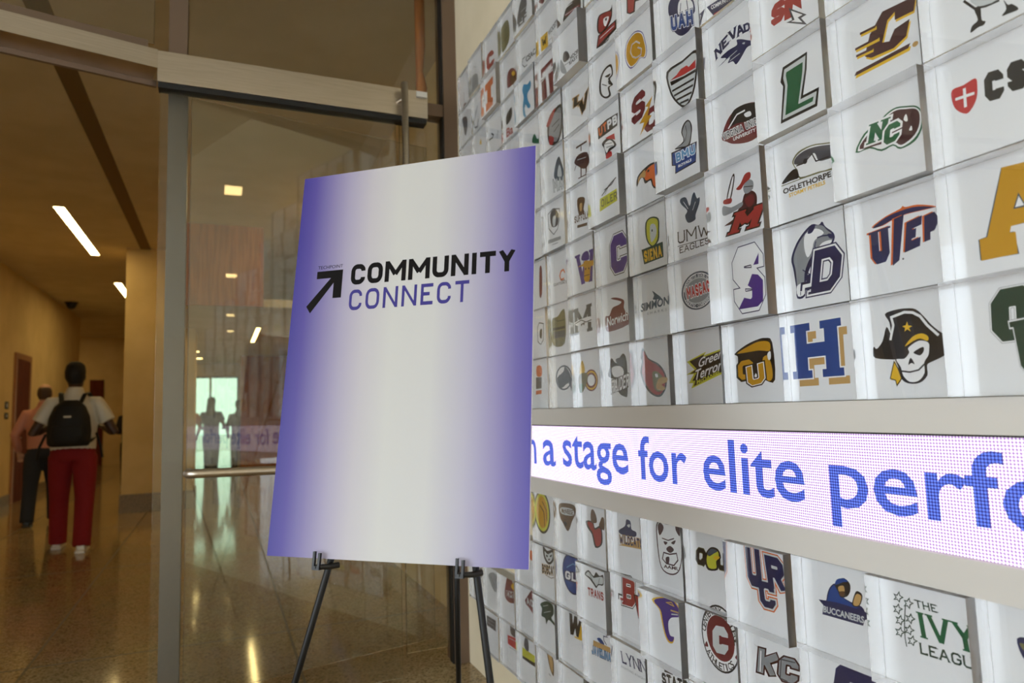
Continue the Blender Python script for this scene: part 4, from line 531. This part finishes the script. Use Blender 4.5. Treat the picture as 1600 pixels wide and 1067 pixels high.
class Art:
    """flat print in a 2-D frame: shapes are given back to front, then merged into ONE sheet of non-overlapping triangles, each in the colour of the topmost shape"""
    def __init__(s, to3d, off): s.q = to3d; s.off = off; s.tri = []; s.ms = []
    def mi(s, c):
        m = ink(c) if isinstance(c, str) else c
        if m not in s.ms: s.ms.append(m)
        return s.ms.index(m)
    def add(s, c, pts):
        a, b, d = (Vector((p[0], p[1])) for p in pts); ar = (b - a).cross(d - a)
        if abs(ar) > 1e-9: s.tri.append(((a, b, d) if ar > 0 else (a, d, b), s.mi(c)))
    def poly(s, c, pts, smooth=False):
        if smooth: pts = rounded(pts)
        for t in tess(pts): s.add(c, [pts[k] for k in t])
    def quads(s, c, qs):
        for q in qs: s.add(c, (q[0], q[1], q[2])); s.add(c, (q[0], q[2], q[3]))
    def line(s, c, w, pts, closed=False): s.quads(c, stroke_quads(pts, w, closed))
    def ell(s, c, cx, cy, rx, ry): s.poly(c, [(cx + rx * math.cos(k * math.pi / 16), cy + ry * math.sin(k * math.pi / 16)) for k in range(32)])
    def frame(s, bl, br, tl):
        bl, br, tl = Vector(bl), Vector(br), Vector(tl); return lambda a, b: bl + (br - bl) * a + (tl - bl) * b
    def text(s, c, text, bl, br, tl, bold=.015):
        f = s.frame(bl, br, tl); vs, fs, _ = font_mesh(text, bold)
        for p in fs:
            for k in range(1, len(p) - 1): s.add(c, [f(*vs[i]) for i in (p[0], p[k], p[k + 1])])
    def block(s, c, text, bl, br, tl, w=.22, serif=0, gap=.16, grow=0., soft=False):
        f = s.frame(bl, br, tl); g = grow / max(1e-6, (Vector(tl) - Vector(bl)).length)
        qs, ln = letters(text, w, serif, gap, g, soft); s.quads(c, [[f(p.x / ln, p.y) for p in q] for q in qs])
    def arc(s, c, text, cx, cy, rx, ry, a0, a1, h, flip=False, bold=.02):
        n = len(text)
        for i, ch in enumerate(text):
            if ch == ' ': continue
            a = math.radians(a0 + (a1 - a0) * i / max(1, n - 1)); x, y = cx + rx * math.cos(a), cy + ry * math.sin(a)
            tx, ty = (math.sin(a), -math.cos(a)) if not flip else (-math.sin(a), math.cos(a)); nx, ny = -ty, tx
            w = h * (.3 if ch == 'I' else .72); bl = (x - tx * w / 2 - nx * h / 2, y - ty * w / 2 - ny * h / 2)
            s.text(c, ch, bl, (bl[0] + tx * w, bl[1] + ty * w), (bl[0] + nx * h, bl[1] + ny * h), bold)
    def merge(s):
        """-> list of (three 2-D points, material index, source triangle)"""
        from mathutils.geometry import delaunay_2d_cdt
        if not s.tri: return []
        sc = max(max(abs(p.x), abs(p.y)) for t, _ in s.tri for p in t) or 1
        vs = [p / sc for t, _ in s.tri for p in t]; fs = [(3 * i, 3 * i + 1, 3 * i + 2) for i in range(len(s.tri))]
        v, e, f, ov, oe, of = delaunay_2d_cdt(vs, [], fs, 0, 1e-6, False); out = []
        bb = []
        for t, m in s.tri:
            (ax, ay), (bx_, by), (cx, cy) = (p / sc for p in t)
            bb.append((min(ax, bx_, cx), max(ax, bx_, cx), min(ay, by, cy), max(ay, by, cy), ax, ay, bx_, by, cx, cy))
        rev = range(len(bb) - 1, -1, -1)
        for face in f:
            x = sum(v[i].x for i in face) / len(face); y = sum(v[i].y for i in face) / len(face)
            for k in rev:
                q = bb[k]
                if q[0] <= x <= q[1] and q[2] <= y <= q[3] and (q[6] - q[4]) * (y - q[5]) >= (q[7] - q[5]) * (x - q[4]) and (q[8] - q[6]) * (y - q[7]) >= (q[9] - q[7]) * (x - q[6]) and (q[4] - q[8]) * (y - q[9]) >= (q[5] - q[9]) * (x - q[8]):
                    out.append(([v[i] * sc for i in face], s.tri[k][1], k)); break
        return out
    def build(s, name, parent=None, split=None, names=None, loc=None):
        tris = s.merge(); made = []
        for gi, nm in enumerate(names or [name]):
            mb = MB(); used = []
            for pts, m, k in tris:
                if split and (0 if k < split else 1) != gi: continue
                if m not in used: used.append(m)
                mb.face([s.q(p.x, p.y, s.off) for p in pts], used.index(m))
            if mb.v: made.append(mb.build(nm, [s.ms[m] for m in used], parent, loc))
        return made
INK = {'k': (32, 28, 30), 'w': (244, 244, 244), 'v': (206, 210, 210), 'n': (34, 38, 88), 'b': (24, 70, 146), 'r': (196, 42, 46), 's': (168, 50, 46), 'm': (118, 34, 42), 'x': (74, 30, 36), 'p': (78, 44, 138), 'g': (22, 100, 62), 'h': (26, 62, 46), 'y': (232, 186, 40), 'z': (206, 152, 24), 'o': (222, 108, 40), 'a': (146, 150, 154), 'd': (84, 84, 90), 't': (200, 160, 98), 'u': (98, 66, 38), 'l': (104, 160, 206), 'q': (72, 88, 106), 'c': (20, 146, 196), 'e': (120, 118, 78), 'f': (206, 204, 60)}
def ink(c): return mat('ink_' + {'k': 'black', 'w': 'white', 'v': 'silver', 'n': 'navy', 'b': 'blue', 'r': 'red', 's': 'brick_red', 'm': 'maroon', 'x': 'dark_maroon', 'p': 'purple', 'g': 'green', 'h': 'dark_green', 'y': 'yellow', 'z': 'gold', 'o': 'orange', 'a': 'grey', 'd': 'dark_grey', 't': 'tan', 'u': 'brown', 'l': 'light_blue', 'q': 'slate', 'c': 'cyan', 'e': 'olive', 'f': 'lime_yellow'}[c], INK[c], .55)

# ------------------------------------------------------------------ print on the poster (board frame: x right, z up, front at y = 0)
bw = lambda u, v: (u * BW, (1 - v) * BH)
A = Art(lambda x, y, z: (x, -z, y), .0002)
A.block(M_ink, 'COMMUNITY', bw(.258, .3225), bw(.932, .3225), bw(.258, .2670), .235, 0, .13, 0, True)
A.build('black_lettering', board)
A = Art(lambda x, y, z: (x, -z, y), .0002)
A.block(M_violet, 'CONNECT', bw(.258, .391), bw(.756, .391), bw(.258, .336), .165, 0, .24, 0, True)
A.build('violet_lettering', board)
A = Art(lambda x, y, z: (x, -z, y), .0002)
A.text(M_ink, 'TECHPOINT', bw(.105, .2715), bw(.218, .2715), bw(.105, .2625), 0)
A.build('small_lettering', board)
A = Art(lambda x, y, z: (x, -z, y), .0002)
for q in ([(.103, .2775), (.220, .2775), (.220, .298), (.103, .298)], [(.182, .2775), (.220, .2775), (.220, .354), (.182, .354)], [(.066, .372), (.176, .292), (.206, .292), (.086, .391)]): A.poly(M_ink, [bw(*p) for p in q])
A.build('arrow_mark', board)

# ------------------------------------------------------------------ easel
ez = tag(empty('folding_easel', (.25, 1.65, 0)), 'black tripod easel with slim tube legs and two forked hooks holding the poster', 'easel')
apex = Vector((.447, 1.5255, 1.7175))
def leg(a, b, name='leg', r=.0075):
    a, b = Vector(a), Vector(b); l = adopt(MB().tube([a, b], r, 12).build(name, M_blackmetal, smooth=True), ez); return l, b
for (a, b) in (((.216, 1.574, .937), (-.079, 1.6357, FZ)), ((.475, 1.347, .935), (.510, 1.1214, FZ))):
    d_ = (Vector(b) - Vector(a)).normalized(); foot = Vector(b) - d_ * .02; off = un * .014
    l, _ = leg(apex + off, foot + off); 
    f_ = MB().tube([foot + off, Vector(b) + off + Vector((0, 0, .001))], [.009, .011], 12).build('rubber_foot', M_black); f_.parent = l; f_.matrix_parent_inverse = l.matrix_world.inverted()
RT, RB = Vector((.53, 1.62, 1.168)), Vector((.717, 2.214, FZ))
l, _ = leg(RT, RB)
f_ = MB().tube([RB + Vector((0, 0, .02)), RB], [.009, .011], 12).build('rubber_foot', M_black); f_.parent = l
adopt(MB().tube([apex + un * .014 - Vector((0, 0, .03)), apex + un * .014 + Vector((0, 0, .03))], .016, 12).build('head_joint', M_plastic), ez)
m1 = apex.lerp(Vector((.216, 1.574, .937)), .62) + un * .014; m2 = apex.lerp(Vector((.475, 1.347, .935)), .62) + un * .014
adopt(MB().tube([m1, m2], .006, 10).build('cross_brace', M_blackmetal), ez)
adopt(MB().tube([(m1 + m2) / 2, RT], .006, 10).build('hinge_arm', M_blackmetal), ez)
for c in (Vector((.2155, 1.5595, .9455)), Vector((.4655, 1.3405, .9435))):
    k = MB(); X = ux; N = -un; U = uz
    P = lambda a, n_, u: c + X * a + N * n_ + U * u
    def ob(a0, a1, n0, n1, u0, u1):
        i = len(k.v); k.v += [tuple(P(a, n_, u)) for u in (u0, u1) for (a, n_) in ((a0, n0), (a1, n0), (a1, n1), (a0, n1))]
        for q in ((0, 3, 2, 1), (4, 5, 6, 7), (0, 1, 5, 4), (1, 2, 6, 5), (2, 3, 7, 6), (3, 0, 4, 7)): k.f.append(tuple(i + z for z in q)); k.m.append(0)
    k.tube([P(.016, -.022, -.009), P(.004, -.004, -.012), P(-.020, .013, -.013)], [.0065, .006, .0055], 10); ob(-.0265, -.0215, .009, .016, -.016, .019); ob(-.0135, -.0085, .009, .016, -.016, .016); ob(-.0265, -.0085, .006, .016, -.019, -.011)
    adopt(k.build('forked_hook', M_plastic), ez)

# ------------------------------------------------------------------ lit ticker between the block fields
Ys, Xl = -1.6, 1.1654
struct(bx('trim_upper', (Xl - .012, Ys, 1.1935), (XW, YF - .02, 1.2552), M_trim)); struct(bx('trim_lower', (Xl - .012, Ys, .925), (XW, YF - .02, .9858), M_trim))
tick = tag(empty('ticker_display', (Xl, 1.0, .9858)), 'long lit dot-matrix ticker running along the logo wall, blue words on white', 'display')
k = MB(); k.box((Xl + .001, Ys, .9862), (XW - .001, YF - .022, 1.1932)); s_ = k.build('screen', M_led, loc=(Xl, 0, .9858)); adopt(s_, tick)
k = MB(); k.box((Xl - .002, Ys, 1.1895), (Xl + .001, YF - .022, 1.1934)); adopt(k.build('black_edge_strip', M_black), tick)
for (wd, yl, yr, b, t) in (('on', 2.715, 2.519, 1.036, 1.134), ('a', 2.459, 2.347, 1.036, 1.136), ('stage', 2.288, 1.843, 1.000, 1.160), ('for', 1.786, 1.551, 1.036, 1.167), ('elite', 1.484, 1.143, 1.036, 1.167), ('performances', 1.076, -.10, 1.000, 1.167)):
    A = Art(lambda x, y, z: (Xl - z, -x, y), .0006); A.text(M_ledtx, wd, (-yl, b), (-yr, b), (-yl, t), .012)
    for o in A.build('lit_word', None, loc=(Xl, 0, .9858)): adopt(o, tick)

# ------------------------------------------------------------------ acrylic logo blocks
def row_z(k):
    if k >= 0: return ZL + k * PITCH, ZL + (k + 1) * PITCH
    return .9235 + k * PITCH, .9235 + (k + 1) * PITCH
def make_block(c, k, t, label, ops):
    """one clear block: u runs right from the left edge, v up, both in mm; printed sheet behind it"""
    yr = Y0 + c * PITCH; yl = yr + PITCH; z0, z1 = row_z(k); g = .0012
    root = empty('logo_block', (XP, (yl + yr) / 2, (z0 + z1) / 2)); tag(root, label, 'logo block', 'clear acrylic logo blocks on the wall')
    L = lambda x, y, z: (x - XP, y - (yl + yr) / 2, z - (z0 + z1) / 2)
    mb = MB(); a = L(XP - t, yr + g, z0 + g); b = L(XP - .0004, yl - g, z1 - g); mb.box(a, b); mb.m = [1, 1, 1, 0, 0, 0]; mb.build('acrylic_block', [M_acr, M_edge], root)
    mb = MB(); mb.box(L(XP + .0006, yr + .0004, z0 + .0004), L(XW, yl - .0004, z1 - .0004)); mb.build('printed_sheet', M_panel, root)
    if ops:
        A = Art(lambda x, y, zz: L(XP + .0006 - zz, yl - x / 1000, z0 + y / 1000), .0002); flag = []
        for o in ops:
            n = len(A.tri)
            if o[0] == 'P': A.poly(o[1], o[2], True)
            elif o[0] == 'Q': A.poly(o[1], o[2])
            elif o[0] == 'L': A.line(o[1], o[2], o[3], o[4] if len(o) > 4 else False)
            elif o[0] == 'E': A.ell(o[1], *o[2])
            elif o[0] == 'T': A.text(o[1], o[2], o[3], o[4], o[5], *o[6:])
            elif o[0] == 'K': A.block(o[1], o[2], o[3], o[4], o[5], *o[6:])
            elif o[0] == 'A': A.arc(o[1], o[2], *o[3], *o[4:])
            flag += [o[0] in 'TKA'] * (len(A.tri) - n)
        tris = A.merge()
        for nm, want in (('emblem', False), ('lettering', True)):
            mb = MB(); used = []
            for pts, m, k in tris:
                if flag[k] != want: continue
                if m not in used: used.append(m)
                mb.face([A.q(p.x, p.y, A.off) for p in pts], used.index(m))
            if mb.v: mb.build(nm, [A.ms[m] for m in used], root)
    return root
for tl in TILES: make_block(*tl)

# ------------------------------------------------------------------ people
def fuse(mb, name, m, parent, vox=.012, sm=4):
    """overlapping volumes grown into one continuous surface"""
    o = mb.build('tmp', m); r = o.modifiers.new('r', 'REMESH'); r.mode = 'VOXEL'; r.voxel_size = vox
    s = o.modifiers.new('s', 'SMOOTH'); s.iterations = sm; s.factor = .5
    bpy.context.view_layer.update()
    me = bpy.data.meshes.new_from_object(o.evaluated_get(bpy.context.evaluated_depsgraph_get())); bpy.data.objects.remove(o)
    me.materials.clear(); me.materials.append(m)
    for p in me.polygons: p.use_smooth = True
    q = bpy.data.objects.new(name, me); COL.objects.link(q); q.parent = parent; me.name = name; return q
def hand(mb, w, d, side):
    """palm and five unequal curled fingers; w wrist, d forearm direction"""
    w, d = Vector(w), Vector(d).normalized(); s = d.cross(Vector((0, 0, 1)));
    s = s.normalized() if s.length > .1 else Vector((1, 0, 0)); n = s.cross(d).normalized(); s = s * side
    mb.tube([w, w + d * .045, w + d * .085], [.026, .036, .034], 10, flat=.6)
    for i, (o, l) in enumerate(((-.03, .062), (-.011, .074), (.010, .07), (.029, .054))):
        b = w + d * .08 + s * o; mb.tube([b, b + d * l * .5 - n * .008, b + d * l * .8 - n * .03], [.0095, .009, .0075], 8)
    b = w + d * .03 - s * .034; mb.tube([b, b + d * .03 - s * .022, b + d * .058 - s * .024 - n * .012], [.011, .0105, .008], 8)
def person(loc, rot, H, label, skin, hair, top, legs, shoes, arms, feet, long_sleeve=False, hair_long=False, build=1., hairless=False, vox=.012, wide=1., skirt=False):
    """local frame: faces +y, feet at z = 0, scaled from a 1.80 m figure; arms = ((elbow, wrist) left, right), feet = ankle points"""
    root = empty('person', loc); root.rotation_euler = (0, 0, rot); k = H / 1.8; root.scale = (k, k, k); tag(root, label, 'person')
    S = Vector
    b = MB()
    b.rings([(0, .015, 1.56, .052, .055), (0, .02, 1.60, .066, .078), (0, .025, 1.66, .074, .092), (0, .015, 1.72, .078, .098), (0, .0, 1.77, .066, .082), (0, -.005, 1.80, .030, .04)])
    b.ball((0, .112, 1.665), (.014, .02, .022)); b.ball((0, .10, 1.615), (.024, .014, .01)); b.ball((0, .085, 1.585), (.03, .03, .022))
    for s in (-1, 1): b.ball((.078 * s, .005, 1.67), (.012, .022, .032)); b.ball((.03 * s, .10, 1.69), (.016, .012, .010))
    b.tube([(0, -.005, 1.44), (0, .0, 1.50), (0, .012, 1.60)], [.066, .056, .054])
    b.rings([(0, 0, .90, .15, .11), (0, 0, 1.0, .145, .105), (0, 0, 1.12, .14, .10), (0, 0, 1.28, .165, .11), (0, -.005, 1.40, .16, .10), (0, -.005, 1.46, .10, .075)], 20)
    sh = {-1: S((-.185, -.005, 1.415)), 1: S((.185, -.005, 1.415))}
    for s in (-1, 1):
        el, wr = (S(p) for p in arms[0 if s < 0 else 1]); b.tube([S((.10 * s, 0, 1.42)), sh[s], sh[s].lerp(el, .5), el, el.lerp(wr, .35), wr], [.05, .056, .048, .040, .041, .028], 12)
        hand(b, wr, wr - el, s)
        an = S(feet[0 if s < 0 else 1]); hip = S((.085 * s, 0, .93)); kn = hip.lerp(an, .5) + S((0, .03, 0))
        b.tube([hip, hip.lerp(kn, .5), kn, kn.lerp(an, .35) - S((0, .012, 0)), an], [.085, .075, .055, .052, .035], 14)
        b.tube([an + S((0, -.03, -.04)), an + S((0, .06, -.045)), an + S((0, .16, -.055))], [.032, .036, .022], 10)
    fuse(b, 'body', skin, root, .009, 3)
    # shirt
    w = wide; t = MB()
    t.rings([(0, 0, .93, .172 * w, .135), (0, 0, 1.0, .178 * w, .135), (0, 0, 1.12, .178 * w, .13), (0, 0, 1.28, .195 * w, .135), (0, -.005, 1.40, .18 * w, .12), (0, -.005, 1.465, .125, .095), (0, -.005, 1.51, .085, .08), (0, .003, 1.56, .07, .072), (0, .005, 1.575, .066, .07)], 24)
    for s in (-1, 1):
        el, wr = (S(p) for p in arms[0 if s < 0 else 1])
        if long_sleeve: t.tube([S((.10 * s, 0, 1.42)), sh[s], sh[s].lerp(el, .5), el, el.lerp(wr, .5), el.lerp(wr, .95)], [.06, .070, .062, .054, .05, .038], 12)
        else: t.tube([S((.10 * s, 0, 1.42)), sh[s], sh[s].lerp(el, .35), sh[s].lerp(el, .62)], [.06, .078, .076, .074], 14)
    fuse(t, 'shirt', top, root, vox)
    t = MB(); t.rings([(0, 0, .86, .165 * w, .13), (0, 0, .94, .178 * w, .142), (0, 0, 1.02, .168 * w, .128)], 20)
    for s in (-1, 1):
        an = S(feet[0 if s < 0 else 1]); hip = S((.092 * s * w, 0, .90)); kn = hip.lerp(an, .5) + S((.006 * s, .03, 0))
        t.tube([hip, hip.lerp(kn, .5), kn, kn.lerp(an, .5), an + S((0, .0, -.035))], [.108 * build, .102 * build, .085 * build, .08 * build, .078 * build], 16)
    fuse(t, 'trousers', legs, root, vox)
    for s in (-1, 1):
        an = S(feet[0 if s < 0 else 1]); t = MB(); z = an.z - .055
        t.tube([an + S((0, -.06, -.035)), an + S((0, 0, -.035)), an + S((0, .08, -.045)), an + S((0, .17, -.055)), an + S((0, .2, -.06))], [.036, .045, .044, .038, .02], 12); t.box((an.x - .042, an.y - .085, an.z - .085), (an.x + .042, an.y + .2, an.z - .06))
        fuse(t, 'shoe', shoes, root, .008, 2)
    t = MB()
    if hairless: t.rings([(0, -.02, 1.60, .06, .07), (0, -.02, 1.66, .083, .086), (0, -.022, 1.72, .082, .092), (0, -.028, 1.76, .06, .07)])
    else:
        t.rings([(0, -.022, 1.60, .055, .06), (0, -.02, 1.66, .088, .09), (0, -.01, 1.73, .092, .108), (0, -.004, 1.79, .08, .096), (0, -.006, 1.825, .045, .055)])
    if hair_long: t.rings([(0, -.075, 1.30, .09, .05), (0, -.07, 1.42, .11, .06), (0, -.05, 1.55, .10, .07), (0, -.03, 1.68, .09, .08)])
    fuse(t, 'hair', hair, root, .012)
    return root
SKIN_D = mat('dark_brown_skin', (70, 44, 32), .5); SKIN_L = mat('light_skin', (206, 160, 132), .5); HAIR_K = mat('black_hair', (16, 13, 12), .7); HAIR_B = mat('grey_brown_hair', (74, 56, 44), .7)
WHITE_T = mat('white_cotton', (226, 220, 204), .85); PINK_T = mat('pink_cotton', (200, 140, 122), .85); JEAN = mat('dark_denim', (42, 46, 56), .9); RED_T = mat('dark_red_twill', (138, 16, 24), .85)
SHOE_W = mat('white_leather', (226, 222, 212), .5); SHOE_K = mat('black_leather', (20, 18, 18), .4); NAVY_T = mat('navy_cotton', (38, 46, 78), .85); DARK_T = mat('charcoal_cloth', (34, 30, 32), .9); BLUE_J = mat('blue_denim', (58, 76, 112), .9)
def rel(x, z): return x, z
p1 = person((-1.42, 8.53, FZ), 0, 1.93, 'person walking away in a white polo shirt and dark red trousers, wearing a black backpack', SKIN_D, HAIR_K, WHITE_T, RED_T, SHOE_W,
    (((-.34, -.03, 1.12), (-.22, .17, 1.20)), ((.36, -.03, 1.11), (.23, .17, 1.17))), ((-.135, .16, .085), (.12, -.18, .085)), build=1.0, wide=1.1)
# backpack on the shoulders
bp = tag(empty('backpack', (-1.42, 8.53, FZ)), 'black backpack worn by the person in dark red trousers', 'backpack')
bp.scale = (1.93 / 1.8,) * 3
t = MB(); t.rings([(0, -.225, 1.00, .16, .085), (0, -.235, 1.03, .18, .105), (0, -.235, 1.15, .185, .115), (0, -.23, 1.28, .17, .11), (0, -.22, 1.38, .13, .095), (0, -.21, 1.44, .07, .06)], 24); fuse(t, 'bag_body', mat('black_nylon', (17, 16, 17), .7), bp, .012)
t = MB(); t.rings([(0, -.325, 1.03, .12, .03), (0, -.33, 1.1, .14, .045), (0, -.325, 1.2, .13, .03)], 20); fuse(t, 'front_pocket', MATS['black_nylon'], bp, .01)
MB().box((-.03, -.345, 1.272), (.03, -.335, 1.29)).build('badge', mat('pale_badge', (190, 180, 160), .5), bp)
for s in (-1, 1):
    MB().tube([(.08 * s, -.17, 1.42), (.10 * s, -.10, 1.50), (.115 * s, .0, 1.515), (.13 * s, .10, 1.47), (.15 * s, .17, 1.36), (.17 * s, .15, 1.2), (.18 * s, .02, 1.08), (.16 * s, -.15, 1.04)], .022, 10, flat=.45).build('shoulder_strap', MATS['black_nylon'], bp)
    MB().tube([(.21 * s, -.12, 1.12), (.25 * s, -.16, 1.0), (.27 * s, -.15, .88)], .012, 8).build('loose_strap', MATS['black_nylon'], bp)
person((-2.15, 10.85, FZ), .06, 1.83, 'person walking away in a pink long-sleeved shirt and dark jeans, ahead of the backpack wearer', SKIN_L, HAIR_B, PINK_T, JEAN, SHOE_K,
    (((-.30, -.03, 1.15), (-.27, .08, .93)), ((.27, .0, 1.15), (.20, .2, 1.05))), ((-.13, -.12, .085), (.12, .2, .085)), long_sleeve=True, hairless=True)
person((-1.62, 15.6, FZ), .3, 1.74, 'dark-clothed person standing far down the corridor beside the pale column', SKIN_D, HAIR_K, DARK_T, DARK_T, SHOE_K,
    (((-.26, .02, 1.14), (-.14, .25, 1.12)), ((.26, .02, 1.14), (.14, .25, 1.12))), ((-.1, 0, .085), (.1, .05, .085)), long_sleeve=True, vox=.016)
person((-.19, 17.6, FZ), -.35, 1.78, 'person with long black hair, navy top and blue jeans by the bright far entrance', SKIN_D, HAIR_K, NAVY_T, BLUE_J, SHOE_K,
    (((-.27, .02, 1.14), (-.18, .22, 1.02)), ((.28, .05, 1.14), (.2, .26, 1.1))), ((-.11, .08, .085), (.11, -.1, .085)), hair_long=True, vox=.016)
person((-.68, 17.2, FZ), .2, 1.75, 'person in a pink top seen through the door glass, partly behind the grey post', SKIN_L, HAIR_K, PINK_T, DARK_T, SHOE_K,
    (((-.27, .02, 1.14), (-.24, .14, .96)), ((.27, .02, 1.14), (.24, .14, .96))), ((-.1, .05, .085), (.1, -.05, .085)), vox=.016)
person((.42, 18.3, FZ), .1, 1.72, 'person in charcoal clothes, just right of the one with long hair', SKIN_D, HAIR_K, DARK_T, DARK_T, SHOE_K,
    (((-.27, .02, 1.14), (-.24, .14, .96)), ((.27, .02, 1.14), (.24, .14, .96))), ((-.1, .05, .085), (.1, -.05, .085)), long_sleeve=True, vox=.016)
